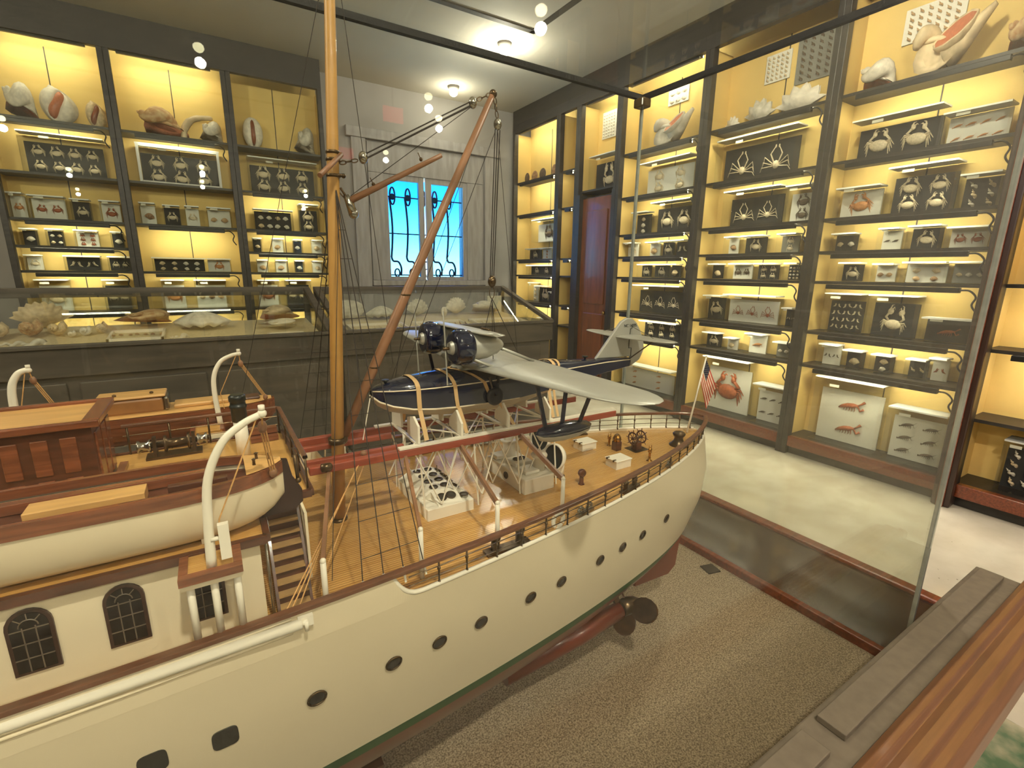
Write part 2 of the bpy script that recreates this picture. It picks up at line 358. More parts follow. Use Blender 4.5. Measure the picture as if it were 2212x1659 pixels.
SPEC = [
    ('a', 2, -1.008, 0.607, 0.362, 'k', 'crab', 2, 4), ('a', 3, -1.422, 0.13, 0.225, 'w', 'crab', 1, 1), ('a', 3, -1.197, 0.256, 0.214, 'w', 'crab', 1, 2),
    ('a', 3, -0.956, 0.145, 0.204, 'k', 'crab', 1, 1), ('a', 3, -0.732, 0.159, 0.206, 'w', 'crab', 1, 1), ('a', 4, -1.371, 0.11, 0.155, 'k', 'cockle', 1, 1),
    ('a', 4, -1.188, 0.12, 0.16, 'k', 'cockle', 2, 2), ('a', 4, -0.953, 0.18, 0.16, 'w', 'crab', 3, 2), ('a', 4, -0.715, 0.099, 0.158, 'k', 'cockle', 1, 1),
    ('a', 5, -1.376, 0.117, 0.145, 'w', 'crab', 1, 1), ('a', 5, -1.016, 0.273, 0.145, 'k', 'claw', 1, 2), ('a', 5, -0.727, 0.184, 0.145, 'k', 'crab', 1, 2),
    ('a', 6, -1.278, 0.241, 0.315, 'w', 'crab', 1, 1), ('a', 6, -0.789, 0.212, 0.315, 'k', 'crab', 1, 2), ('b', 2, -0.093, 0.714, 0.375, 'f', 'crab', 2, 3),
    ('b', 3, -0.431, 0.133, 0.214, 'w', 'cockle', 1, 1), ('b', 3, -0.227, 0.146, 0.204, 'k', 'crab', 1, 1), ('b', 3, -0.044, 0.128, 0.21, 'w', 'crab', 1, 1),
    ('b', 3, 0.204, 0.226, 0.211, 'w', 'cockle', 1, 2), ('b', 5, -0.217, 0.479, 0.145, 'k', 'cockle', 2, 4), ('b', 5, 0.148, 0.227, 0.145, 'w', 'crab', 1, 1),
    ('b', 6, -0.306, 0.203, 0.315, 'w', 'crab', 1, 1), ('b', 6, 0.038, 0.301, 0.315, 'w', 'cockle', 1, 3), ('c', 2, 0.897, 0.717, 0.375, 'k', 'crab', 2, 3),
    ('c', 3, 0.747, 0.409, 0.233, 'k', 'cockle', 2, 4), ('c', 3, 1.136, 0.218, 0.32, 'k', 'crab', 2, 1), ('c', 4, 0.549, 0.091, 0.156, 'k', 'cockle', 1, 1),
    ('c', 4, 0.767, 0.123, 0.16, 'w', 'cockle', 1, 1), ('c', 4, 0.982, 0.098, 0.156, 'k', 'cockle', 1, 1), ('c', 4, 1.203, 0.123, 0.16, 'w', 'cockle', 1, 1),
    ('c', 5, 0.581, 0.111, 0.145, 'w', 'cockle', 1, 1), ('c', 5, 0.783, 0.124, 0.145, 'w', 'cockle', 1, 1), ('c', 5, 0.982, 0.099, 0.145, 'k', 'cockle', 1, 1),
    ('c', 5, 1.189, 0.113, 0.145, 'w', 'cockle', 1, 1), ('c', 6, 0.621, 0.225, 0.315, 'w', 'crab', 1, 1), ('c', 6, 0.949, 0.278, 0.315, 'k', 'crab', 1, 2),
    ('A', 3, 5.924, 0.593, 0.32, 'w', 'crab', 1, 1), ('A', 4, 6.224, 0.324, 0.16, 'k', 'crab', 1, 1), ('A', 4, 5.922, 0.227, 0.16, 'w', 'crab', 3, 1),
    ('A', 4, 5.611, 0.301, 0.16, 'k', 'crab', 1, 1), ('A', 5, 5.922, 0.852, 0.145, 'k', 'crab', 1, 3), ('A', 6, 6.222, 0.133, 0.288, 'w', 'cockle', 3, 1),
    ('A', 6, 5.954, 0.335, 0.245, 'k', 'crab', 1, 1), ('A', 6, 5.616, 0.289, 0.17, 'w', 'cockle', 1, 1), ('A', 7, 5.85, 0.355, 0.05, 'w', 'crab', 1, 1),
    ('B', 2, 4.71, 0.52, 0.4, 'k', 'big', 1, 1), ('C', 2, 3.775, 0.655, 0.339, 'w', 'crab', 2, 2), ('C', 3, 3.651, 0.515, 0.32, 'k', 'crab', 1, 2),
    ('C', 3, 4.083, 0.224, 0.244, 'k', 'cockle', 3, 1), ('C', 4, 4.209, 0.166, 0.16, 'w', 'crab', 1, 1), ('C', 4, 3.876, 0.151, 0.154, 'w', 'cockle', 1, 1),
    ('C', 4, 3.689, 0.154, 0.16, 'k', 'crab', 1, 1), ('C', 4, 3.504, 0.156, 0.16, 'k', 'claw', 1, 1), ('C', 5, 3.975, 0.144, 0.145, 'k', 'crab', 1, 1),
    ('C', 5, 3.753, 0.207, 0.145, 'k', 'crab', 1, 1), ('C', 5, 3.558, 0.126, 0.145, 'k', 'cockle', 1, 1), ('C', 6, 3.765, 0.654, 0.315, 'k', 'spider', 1, 3),
    ('C', 7, 3.695, 0.528, 0.19, 'k', 'crab', 2, 3), ('C', 8, 3.971, 1.055, 0.284, 'w', 'shrimp', 3, 2), ('D', 2, 2.771, 0.739, 0.375, 'k', 'spider', 1, 2),
    ('D', 3, 2.747, 0.532, 0.32, 'k', 'spider', 1, 2), ('D', 3, 2.325, 0.211, 0.296, 'w', 'crab', 2, 1), ('D', 4, 2.687, 0.214, 0.16, 'k', 'crab', 1, 1),
    ('D', 4, 2.373, 0.159, 0.16, 'g', 'crab', 2, 1), ('D', 4, 2.911, 0.103, 0.16, 'w', 'cockle', 1, 1), ('D', 5, 3.05, 0.122, 0.145, 'k', 'cockle', 1, 1),
    ('D', 5, 2.786, 0.203, 0.145, 'w', 'crab', 1, 2), ('D', 5, 2.536, 0.201, 0.145, 'k', 'crab', 2, 2), ('D', 5, 2.304, 0.107, 0.145, 'k', 'cockle', 4, 3),
    ('D', 6, 3.033, 0.195, 0.242, 'k', 'crab', 1, 1), ('D', 6, 2.649, 0.516, 0.261, 'w', 'spider', 1, 3), ('D', 6, 2.281, 0.093, 0.169, 'k', 'claw', 1, 2),
    ('D', 7, 3.01, 0.176, 0.152, 'k', 'crab', 1, 1), ('D', 7, 2.798, 0.115, 0.123, 'w', 'cockle', 1, 1), ('D', 7, 2.551, 0.175, 0.19, 'w', 'shrimp', 1, 1),
    ('D', 7, 2.299, 0.135, 0.143, 'g', 'cockle', 1, 2), ('D', 8, 2.813, 0.487, 0.54, 'w', 'red', 1, 1), ('D', 8, 2.348, 0.294, 0.365, 'w', 'shrimp', 2, 3),
    ('E', 2, 1.721, 0.531, 0.28, 'k', 'crab', 1, 2), ('E', 2, 1.28, 0.323, 0.205, 'w', 'shrimp', 2, 4), ('E', 3, 1.885, 0.29, 0.224, 'w', 'crab', 1, 1),
    ('E', 3, 1.508, 0.381, 0.32, 'k', 'crab', 2, 2), ('E', 3, 1.19, 0.198, 0.215, 'k', 'cone', 3, 2), ('E', 4, 1.933, 0.164, 0.136, 'k', 'cockle', 1, 2),
    ('E', 4, 1.635, 0.127, 0.155, 'w', 'shrimp', 1, 2), ('E', 4, 1.429, 0.183, 0.16, 'k', 'crab', 1, 1), ('E', 4, 1.202, 0.204, 0.137, 'w', 'crab', 1, 2),
    ('E', 5, 1.855, 0.151, 0.145, 'k', 'crab', 1, 1), ('E', 5, 1.632, 0.131, 0.135, 'w', 'cockle', 1, 2), ('E', 5, 1.392, 0.243, 0.145, 'w', 'cockle', 2, 2),
    ('E', 5, 1.161, 0.18, 0.145, 'g', 'cockle', 1, 3), ('E', 6, 1.864, 0.258, 0.31, 'k', 'claw', 4, 3), ('E', 6, 1.535, 0.299, 0.311, 'k', 'big', 1, 1),
    ('E', 6, 1.206, 0.265, 0.17, 'k', 'lobster', 1, 1), ('E', 7, 1.909, 0.141, 0.178, 'w', 'claw', 1, 2), ('E', 7, 1.733, 0.131, 0.152, 'k', 'cockle', 1, 1),
    ('E', 7, 1.537, 0.131, 0.146, 'k', 'cockle', 2, 1), ('E', 7, 1.325, 0.118, 0.145, 'k', 'cone', 1, 2), ('E', 7, 1.204, 0.097, 0.171, 'w', 'claw', 1, 1),
    ('E', 8, 1.722, 0.477, 0.54, 'w', 'lobster', 2, 1), ('E', 8, 1.256, 0.341, 0.407, 'w', 'shrimp', 3, 2), ('F', 8, 0.696, 0.182, 0.342, 'k', 'cone', 4, 2),
]

# ------------------------------------------------------------------ shells and crabs (unit-sized meshes, local: x right, y into the shelf, z up)
M_sh = {'white': mat('shell_white', (236, 226, 208), 0.45, var=0.12, scale=9, bump=0.3), 'cream': mat('shell_cream', (222, 198, 160), 0.5, var=0.2, scale=8, bump=0.4),
        'tan': mat('shell_tan', (190, 140, 92), 0.5, rgb2=(226, 196, 150), scale=7, bump=0.4), 'brown': mat('shell_brown', (120, 84, 56), 0.5, rgb2=(190, 150, 110), scale=10, bump=0.3),
        'dark': mat('shell_dark', (74, 58, 42), 0.5, rgb2=(110, 90, 70), scale=8), 'grey': mat('shell_grey', (190, 182, 166), 0.5, rgb2=(222, 214, 198), scale=8, bump=0.4)}
M_ap = {'pink': mat('aperture_pink', (232, 150, 116), 0.3), 'orange': mat('aperture_orange', (196, 116, 80), 0.35), 'white': mat('aperture_white', (238, 222, 196), 0.3), 'brown': mat('aperture_brown', (140, 78, 50), 0.3)}
M_crab = {'pale': mat('crab_pale', (232, 214, 182), 0.5, var=0.18, scale=14), 'orange': mat('crab_orange', (214, 146, 88), 0.5, var=0.2, scale=14),
          'red': mat('crab_red', (172, 92, 54), 0.5, var=0.25, scale=12), 'dark': mat('crab_dark', (84, 66, 50), 0.5, var=0.2, scale=12)}
PROTO = {}
def normalize(mb, flat=False):
    xs = [[v[i] for v in mb.v] for i in range(3)]
    lo = [min(a) for a in xs]; hi = [max(a) for a in xs]; s = 1 / max(hi[0] - lo[0], hi[2] - lo[2])
    cz = (lo[2] + hi[2]) / 2 if flat else lo[2]
    mb.v = [((v[0] - (lo[0] + hi[0]) / 2) * s, (v[1] - (lo[1] + hi[1]) / 2) * s, (v[2] - cz) * s) for v in mb.v]
    return mb
def rotv(mb, rx=0, ry=0, rz=0):
    m = Matrix.Rotation(rz, 3, 'Z') @ Matrix.Rotation(ry, 3, 'Y') @ Matrix.Rotation(rx, 3, 'X')
    mb.v = [tuple(m @ Vector(v)) for v in mb.v]; return mb
def gastropod(turns=4, k=0.16, R=0.45, H=1.2, a=0.55, b=0.6, flare=0.0, canal=0.0, spikes=0, amp=0.0, N=64, n=12, start=0.6):
    mb = MB(); tm = 2 * pi * turns
    def ring(i):
        th = tm * i / N; e = math.exp(-k * (tm - th)); q = max(0, (i / N - 0.82) / 0.18)
        out = []
        for j in range(n):
            ph = 2 * pi * j / n; ca, sb = math.cos(ph), math.sin(ph)
            ra, rb = a * e, b * e
            if ca > 0: ra *= 1 + flare * q * ca
            if sb < 0: rb *= 1 + canal * (0.4 + 0.6 * q)
            if spikes: ra *= 1 + amp * max(0, math.cos(spikes * th / 1.0)) ** 3 * max(0, math.cos(ph - 0.7)) ** 2
            rr = R * e + ra * ca
            out.append((rr * math.cos(th + start), rr * math.sin(th + start), -H * e + rb * sb))
        return out
    rings = [ring(i) for i in range(N + 1)]
    mb.grid(lambda j, i: rings[i][j], n, N + 1, closeu=True)
    c = tuple(sum(p[q] for p in rings[-1]) / n for q in range(3))
    inner = [tuple(0.55 * p[q] + 0.45 * c[q] for q in range(3)) for p in rings[-2]]
    mb.grid(lambda j, i: rings[-1][j] if i == 0 else inner[j], n, 2, closeu=True, mi=1)
    mb.add(inner, [list(range(n))], 1)
    return mb
def proto(kind, m='cream', ap='pink'):
    key = (kind, m, ap)
    if key in PROTO: return PROTO[key]
    mats = [M_sh.get(m) or M_crab[m], M_ap[ap]]
    if kind == 'conch': mb = normalize(rotv(gastropod(4, 0.19, 0.40, 1.25, 0.60, 0.75, flare=0.55, canal=0.55, spikes=2, amp=0.25, start=2.2), rx=0.25, ry=-1.2))
    elif kind == 'spiky': mb = normalize(rotv(gastropod(4, 0.17, 0.42, 1.15, 0.55, 0.62, flare=0.45, canal=0.5, spikes=2, amp=1.0, N=72, start=2.0), rx=0.4, ry=-1.0))
    elif kind == 'helmet':        # knobbed body with a spire to the left, wide orange mouth and a long canal to the right
        mb = rotv(gastropod(4, 0.20, 0.36, 1.0, 0.56, 0.62, flare=0.1, canal=0.2, spikes=3, amp=0.18, start=3.6), ry=-1.35); normalize(mb)
        mb.v = [(v[0] * 0.62 - 0.16, v[1] * 0.62, v[2] * 0.62) for v in mb.v]; mb.mi = [0] * len(mb.mi)
        c, nrm = Vector((0.10, -0.10, 0.40)), Vector((-0.25, -0.75, 0.61)).normalized(); ua = nrm.cross(Vector((0, 0, 1))).normalized(); ub = ua.cross(nrm)
        ax = (ua * -0.80 + ub * 0.60).normalized(); bx_ = nrm.cross(ax)
        def lip(i, j):
            t = 2 * pi * i / 28; r, d = ((0.62, 0.16), (0.9, 0.07), (1.0, 0.0), (0.96, -0.015), (0.90, 0.0))[j]; w = 1 + 0.03 * math.cos(9 * t)
            return c + ax * math.cos(t) * 0.27 * r * w + bx_ * math.sin(t) * 0.17 * r * w - nrm * d
        mb.grid(lip, 28, 5, closeu=True)
        mb.grid(lambda i, j: c + ax * math.cos(2 * pi * i / 28) * 0.25 * (1 - j / 3 * 0.98) + bx_ * math.sin(2 * pi * i / 28) * 0.155 * (1 - j / 3 * 0.98) - nrm * (0.0 + 0.07 * j / 3), 28, 4, closeu=True, mi=1)
        mb.tube([Vector((0.02, 0.0, 0.16)), Vector((0.22, -0.02, 0.30)), Vector((0.38, -0.04, 0.44)), Vector((0.52, -0.05, 0.55))], [0.15, 0.11, 0.07, 0.03], 10); normalize(mb)
    elif kind == 'upright': mb = normalize(rotv(gastropod(4, 0.18, 0.40, 1.25, 0.58, 0.8, flare=0.5, canal=0.7, spikes=2, amp=0.3, start=-pi / 2), rx=0.0, ry=0.15))
    elif kind == 'standing':
        mb = MB()
        def fn(i, j):
            t = 2 * pi * i / 44; p = pi * j / 31; wv = 1 + 0.06 * math.sin(5 * t) + (0.25 if math.cos(t) > 0.3 else 0.0) * math.sin(p) ** 2
            x, y, z = 0.36 * wv * math.sin(p) * math.cos(t), 0.26 * math.sin(p) * math.sin(t), -0.5 * math.cos(p) - 0.06 * math.cos(t) * math.sin(p)
            q = x - 0.02 - 0.10 * math.sin(z * 5)
            if y < 0: y += 0.16 * math.exp(-(q / 0.10) ** 2) * max(0, 1 - (z / 0.42) ** 4)
            return (x, y, z)
        mb.grid(fn, 44, 32, closeu=True)
        mb.tube([(0.02 + 0.10 * math.sin(z * 5), -0.26 * math.sqrt(1 - (z / 0.5) ** 2) + 0.10, z) for z in [-0.38 + 0.076 * k for k in range(11)]], [0.03, 0.09, 0.12, 0.13, 0.13, 0.12, 0.11, 0.11, 0.10, 0.08, 0.02], 12, mi=1)
        mb.tube([(-0.05, 0.02, 0.40), (-0.08, 0.02, 0.50), (-0.10, 0.02, 0.56)], [0.14, 0.08, 0.01], 10); normalize(mb)
    elif kind == 'trumpet': mb = normalize(rotv(gastropod(6, 0.11, 0.33, 2.3, 0.45, 0.55, flare=0.3, canal=0.3, start=1.0), ry=-1.45))
    elif kind == 'cone': mb = normalize(rotv(gastropod(6, 0.11, 0.28, 2.0, 0.42, 0.5, N=48, n=8, start=1.0), ry=-0.5))
    elif kind == 'spire': mb = normalize(rotv(gastropod(6, 0.11, 0.30, 1.9, 0.45, 0.55, N=56, n=10, start=1.0), rx=pi / 2 - 0.1))
    elif kind == 'auger': mb = normalize(rotv(gastropod(8, 0.075, 0.2, 3.2, 0.3, 0.36, N=72, n=8), ry=-1.5))
    elif kind == 'cowrie':
        mb = MB()
        def fn(i, j):
            t = 2 * pi * i / 20; p = pi * j / 11; x, y, z = 0.34 * math.sin(p) * math.cos(t), 0.26 * math.sin(p) * math.sin(t), -0.5 * math.cos(p)
            if y < 0: y += 0.22 * math.exp(-(x / 0.05) ** 2) * (1 if abs(z) < 0.44 else 0.2)
            return (x, y, z)
        mb.grid(fn, 20, 12, closeu=True)
        mb.tube([(0.0, -0.26 * math.sqrt(1 - (z / 0.5) ** 2) + 0.10, z) for z in [-0.40 + 0.08 * k for k in range(11)]], [0.02, 0.06, 0.075, 0.08, 0.075, 0.07, 0.07, 0.075, 0.07, 0.06, 0.02], 10, mi=1)
        normalize(mb)
    elif kind in ('cockle', 'clam'):
        mb = MB(); nr = 9 if kind == 'cockle' else 5; nu = nr * 4 + 1
        def fn(i, j):
            t = -1.15 + 2.3 * i / (nu - 1); r = j / 6; rib = 1 + (0.05 if kind == 'cockle' else 0.12) * math.cos(2 * pi * nr * i / (nu - 1)) * r
            return (r * rib * math.sin(t) * 0.62, -0.30 * math.sin(pi * min(1, r) * 0.85 + 0.1) * math.cos(t * 1.1), r * rib * math.cos(t) * 0.85)
        mb.grid(fn, nu, 7); mb.grid(lambda i, j: (fn(i, 6)[0] * (1 - j * .9), 0.02, fn(i, 6)[2] * (1 - j * .9)), nu, 2); normalize(mb)
    elif kind == 'flatshell':      # wide frilled shell lying on its side
        mb = MB(); nu = 49
        def fn(i, j):
            t = 2 * pi * i / (nu - 1); r = j / 7; fr = 1 + 0.12 * r * max(0, math.sin(9 * t)) ** 2 * (1 if math.sin(t) < 0.3 else 0.2)
            return (0.5 * r * fr * math.cos(t), 0.33 * r * fr * math.sin(t), 0.26 * (1 - r ** 1.6) + 0.03 * r * math.sin(9 * t))
        mb.grid(fn, nu, 8); mb.grid(lambda i, j: (fn(i, 7)[0] * (1 - j * .3), fn(i, 7)[1] * (1 - j * .3), fn(i, 7)[2] - 0.06 * j), nu, 2); normalize(mb)
    elif kind == 'disc':
        mb = normalize(MB().lathe((0, 0, 0), [(0, -0.06), (0.3, -0.05), (0.46, -0.02), (0.5, 0), (0.46, 0.03), (0.25, 0.07), (0, 0.09)], 18, 'y'))
    else:
        mb = crab(kind)
    PROTO[key] = mb.mesh(kind, mats)
    return PROTO[key]
def crab(kind):
    mb = MB()
    if kind in ('crab', 'big', 'red', 'claw'):
        arm = 1.5 if kind == 'big' else 1.0
        if kind != 'claw':
            mb.ball((0, -0.06, 0.0), (0.33, 0.11, 0.22), 12, 7)
            for s in (-1, 1):
                for q in range(4):
                    a = 0.30 - 0.38 * q
                    p0 = (s * 0.22, -0.04, 0.08 - 0.06 * q); p1 = (s * (0.40 - 0.02 * q), -0.12, 0.10 + 0.16 * math.sin(a)); p2 = (s * (0.53 - 0.05 * q), -0.03, -0.04 - 0.13 * q)
                    mb.tube([p0, p1, p2], [0.035, 0.028, 0.008], 5)
        for s in (-1, 1):
            e = (s * 0.34, -0.1, 0.20 * arm); h = (s * (0.24 if arm > 1 else 0.20), -0.14, 0.34 * arm)
            if kind == 'claw': e = (s * 0.40, -0.08, 0.02); h = (s * 0.22, -0.1, 0.18)
            mb.tube([(s * 0.18, -0.05, 0.10), e, h], [0.045, 0.05, 0.05], 6)
            mb.ball((h[0] - s * 0.03, h[1], h[2] + 0.05), (0.08 * arm, 0.05, 0.10 * arm), 8, 6)
            mb.tube([(h[0] - s * 0.05, h[1], h[2] + 0.10), (h[0] - s * 0.12, h[1], h[2] + 0.17 * arm), (h[0] - s * 0.17, h[1], h[2] + 0.14)], [0.035, 0.025, 0.006], 5)
            mb.tube([(h[0] + s * 0.02, h[1], h[2] + 0.10), (h[0] - s * 0.02, h[1], h[2] + 0.22 * arm), (h[0] - s * 0.09, h[1], h[2] + 0.24 * arm)], [0.035, 0.025, 0.006], 5)
    elif kind == 'spider':
        mb.ball((0, -0.05, -0.18), (0.12, 0.07, 0.14), 10, 6)
        for s in (-1, 1):
            mb.tube([(s * 0.08, -0.05, -0.1), (s * 0.20, -0.1, 0.16), (s * 0.06, -0.1, 0.40)], [0.025, 0.022, 0.012], 5)
            mb.ball((s * 0.06, -0.1, 0.40), (0.03, 0.02, 0.06), 6, 5)
            for q in range(3):
                mb.tube([(s * 0.10, -0.04, -0.16 - 0.03 * q), (s * (0.40 + 0.03 * q), -0.1, 0.08 - 0.17 * q), (s * (0.46 + 0.04 * q), -0.03, -0.20 - 0.1 * q)], [0.020, 0.016, 0.006], 5)
    elif kind in ('lobster', 'shrimp'):
        mb.tube([(0.32, -0.05, 0.10), (0.12, -0.06, 0.06), (-0.10, -0.06, 0.02), (-0.30, -0.05, -0.06), (-0.42, -0.04, -0.14)], [0.02, 0.10, 0.10, 0.07, 0.03], 8)
        for q in range(5): mb.tube([(0.16 - 0.09 * q, -0.06, 0), (0.20 - 0.1 * q, -0.08, -0.13), (0.16 - 0.1 * q, -0.04, -0.22)], [0.018, 0.014, 0.005], 5)
        mb.add([(-0.40, -0.04, -0.12), (-0.52, -0.03, -0.06), (-0.55, -0.03, -0.16), (-0.48, -0.03, -0.25)], [(0, 1, 2, 3)])
        for s in (0, 1): mb.tube([(0.26, -0.06, 0.08), (0.40, -0.1, 0.20 - 0.3 * s), (0.50, -0.08, 0.30 - 0.30 * s)], [0.03, 0.035, 0.06] if kind == 'lobster' else [0.01, 0.008, 0.004], 6)
    return normalize(mb, flat=True)
def put(name, me, parent, loc, scale, rz=0, ry=0, rx=0):
    o = link(name, me, parent, loc)
    o.scale = scale if isinstance(scale, (tuple, list)) else (scale,) * 3
    o.rotation_euler = (rx, ry, rz)
    return o

# ------------------------------------------------------------------ cabinets along the right wall (front x = 4.09) and the far wall (front y = 6.27)
SHELF = [3.44, 2.80, 2.34, 1.935, 1.69, 1.46, 1.06, 0.785, 0.16]
FX, FY = 4.09, 6.27
BAY = {  # name: (side, from, to along the wall (viewer's left to right), shelves, lit shelf indices, words)
    'a': ('L', -1.50, -0.58, (1, 2, 3, 4, 5, 6, 7), (0, 1, 3, 4, 5, 6, 7), 'leftmost far cabinet'),
    'b': ('L', -0.58, 0.40, (1, 2, 3, 5, 6, 7), (0, 1, 3, 5, 6, 7), 'second far cabinet'),
    'c': ('L', 0.40, 1.34, (1, 2, 3, 4, 5, 6, 7), (2, 3, 4, 5, 6, 7), 'far cabinet beside window'),
    'A': ('R', 6.57, 5.46, (1, 2, 3, 5, 6, 7), (0, 1, 2, 4, 5, 6), 'corner cabinet'),
    'G': ('R', 5.46, 5.05, (1, 2, 3, 5, 6, 7), (1, 2, 4, 6), 'narrow cabinet left of door'),
    'B': ('R', 5.05, 4.34, (2,), (0,), 'cabinet over the door'),
    'C': ('R', 4.34, 3.22, (1, 2, 3, 4, 5, 6, 7), (0, 1, 2, 3, 4, 5, 6, 7), 'cabinet right of door'),
    'D': ('R', 3.22, 2.10, (1, 2, 3, 4, 5, 6, 7), (1, 2, 3, 4, 5, 6, 7), 'middle right-wall cabinet'),
    'E': ('R', 2.10, 0.98, (1, 2, 3, 4, 5, 6, 7), (1, 2, 3, 4, 5, 6, 7), 'cabinet beside thick dark post'),
    'F': ('R', 0.98, -0.14, (5, 6), (0, 5, 6), 'cabinet right of thick dark post'),
}
CABLAB = {'a': 'dark wooden display cabinet at far left with glowing yellow back', 'b': 'second dark far-wall cabinet, yellow back, horned conch on top shelf',
          'c': 'dark far-wall display cabinet next to the blue window', 'A': 'dark display cabinet in the corner right of the blue window',
          'G': 'narrow dark cabinet section between the corner cabinet and brown door', 'B': 'dark cabinet head above the brown door',
          'C': 'dark right-wall cabinet just right of the brown door', 'D': 'middle dark right-wall cabinet holding long-legged spider crabs',
          'E': 'dark right-wall cabinet left of the thick dark post, big boxes below', 'F': 'dark cabinet at right picture edge outside the glass case'}
def place_fn(side):
    # u runs along the wall to the viewer's right, d goes into the cabinet
    if side == 'L': return lambda u, d, z: (u, FY + d, z)
    return lambda u, d, z: (FX + d, -u, z)
CABINETS = {}
def make_cabinet(key):
    side, a, b, shelves, lit, words = BAY[key]
    u0, u1 = (a, b) if side == 'L' else (-a, -b)
    P = place_fn(side); D = 0.33
    t = thing('display_cabinet', P((u0 + u1) / 2, D / 2, 0), CABLAB[key], 'cabinet', 'wall cabinets')
    def bx(name, m, ua, ub, da, db, za, zb, parent=t, bevel=0):
        p, q = P(ua, da, za), P(ub, db, zb)
        return box(name, m, parent, min(p[0], q[0]), max(p[0], q[0]), min(p[1], q[1]), max(p[1], q[1]), za, zb, bevel)
    zb = 2.45 if key == 'B' else 0.0
    pw = 0.045
    bx('back_panel', M_yellow, u0, u1, D - 0.015, D, zb, ZC - 0.001)
    bx('header', M_dark, u0, u1, 0, 0.06, 3.48, ZC - 0.001)
    bx('post', M_dark, u0, u0 + pw, 0, 0.07, zb, 3.48, bevel=0.004); bx('post', M_dark, u1 - pw, u1, 0, 0.07, zb, 3.48, bevel=0.004)
    bx('side_panel', M_yellow, u0 + 0.004, u0 + 0.018, 0.07, D - 0.015, zb, 3.48); bx('side_panel', M_yellow, u1 - 0.018, u1 - 0.004, 0.07, D - 0.015, zb, 3.48)
    bx('top_board', M_dark, u0, u1, 0.06, D - 0.015, 3.62, 3.66)
    if key != 'B':
        bx('base', M_mahog, u0 + pw, u1 - pw, 0.005, 0.06, 0.07, 0.16, bevel=0.006); bx('plinth', M_dark, u0 + pw, u1 - pw, 0.05, D - 0.02, 0, 0.07)
        bx('bottom_shelf', M_dark, u0 + 0.02, u1 - 0.02, 0.06, D - 0.016, 0.13, 0.158)
    ss = list(shelves)
    zs = {i: SHELF[i] for i in ss}
    if key == 'F': zs = {5: 1.465, 6: 1.065, 7: 0.61}; ss = [5, 6, 7]
    if key == 'B': zs = {2: 2.50}
    if key in 'AG': zs = {i: SHELF[i] for i in (1, 2, 4, 5, 6, 7)}; ss = [1, 2, 4, 5, 6, 7]
    for i in ss:
        z = zs[i]
        sh = bx('shelf', M_dark, u0 + 0.02, u1 - 0.02, 0.05, D - 0.016, z - 0.022, z)
        if i in lit: lamp_tube(bx, P, t, u0 + pw + 0.10, u1 - pw - 0.12, z - 0.022, i)
    if 0 in lit: lamp_tube(bx, P, t, u0 + pw + 0.05, u1 - pw - 0.08, 3.50, 0)
    # thin rail seam on the back wall
    bx('back_seam', M_dark, (u0 + u1) / 2 - 0.004, (u0 + u1) / 2 + 0.004, D - 0.018, D - 0.0145, zb, 3.48)
    if key in 'abc':
        bx('front_glass', M_glass, u0 + pw, u1 - pw, 0.012, 0.018, 0.95, 3.48)
    CABINETS[key] = (t, P, u0, u1, zs)
def lamp_tube(bx, P, t, ua, ub, z, i):
    d = 0.045
    tb = bx('lamp_tube', M_tube, ua + 0.015, ub - 0.015, d + 0.028, d + 0.048, z - 0.022, z - 0.004)
    bx('lamp_housing', M_black, ua, ub, d - 0.012, d + 0.026, z - 0.036, z - 0.001, tb, 0.004)
    if i:
        m = MB().tube(smoothpath([P(ub, d, z - 0.018), P(ub + 0.05, d - 0.005, z - 0.02), P(ub + 0.085, d, z - 0.06), P(ub + 0.07, d + 0.01, z - 0.11), P(ub + 0.10, d + 0.02, z - 0.16)], 4), 0.006, 5)
        m.build('cord', M_cord, tb)
for k in BAY: make_cabinet(k)

# brown door below the over-door cabinet
def make_door():
    t = thing('door_1', (FX + 0.1, 4.7, 0), None, None); t['kind'] = 'structure'
    box('door_frame_side', M_dark, t, FX, FX + 0.12, 4.97, 5.05, 0, 2.45); box('door_frame_side', M_dark, t, FX, FX + 0.12, 4.34, 4.40, 0, 2.45)
    box('door_leaf', M_door, t, FX + 0.06, FX + 0.10, 4.40, 4.97, 0.005, 2.40)
    for z0, z1 in ((0.2, 1.0), (1.12, 2.25)): box('door_panel', M_door, t, FX + 0.045, FX + 0.062, 4.50, 4.87, z0, z1, bevel=0.012)
    MB().ball((FX + 0.03, 4.46, 1.02), 0.025, 10, 8).build('door_knob', mat('aged_brass', (150, 112, 54), 0.3, 0.9), t)
    box('door_jamb', M_dark, t, FX + 0.1, FX + 0.36, 4.345, 5.045, 0, 2.42)
make_door()
# thick end post
pst = thing('cabinet_post', (FX + 0.02, 0.98, 0), 'thick dark reddish wooden post between right-wall cabinets, outside the case', 'post')
box('shaft', mat('dark_red_wood', (48, 30, 24), 0.35, var=0.2, scale=5, stretch=(4, 4, 0.5), coat=0.3), pst, FX - 0.06, FX - 0.002, 0.93, 1.03, 0.001, ZC - 0.002, bevel=0.008)
box('fillet', M_mahog, pst, FX - 0.075, FX - 0.06, 0.96, 1.0, 0.001, ZC - 0.002, bevel=0.004)

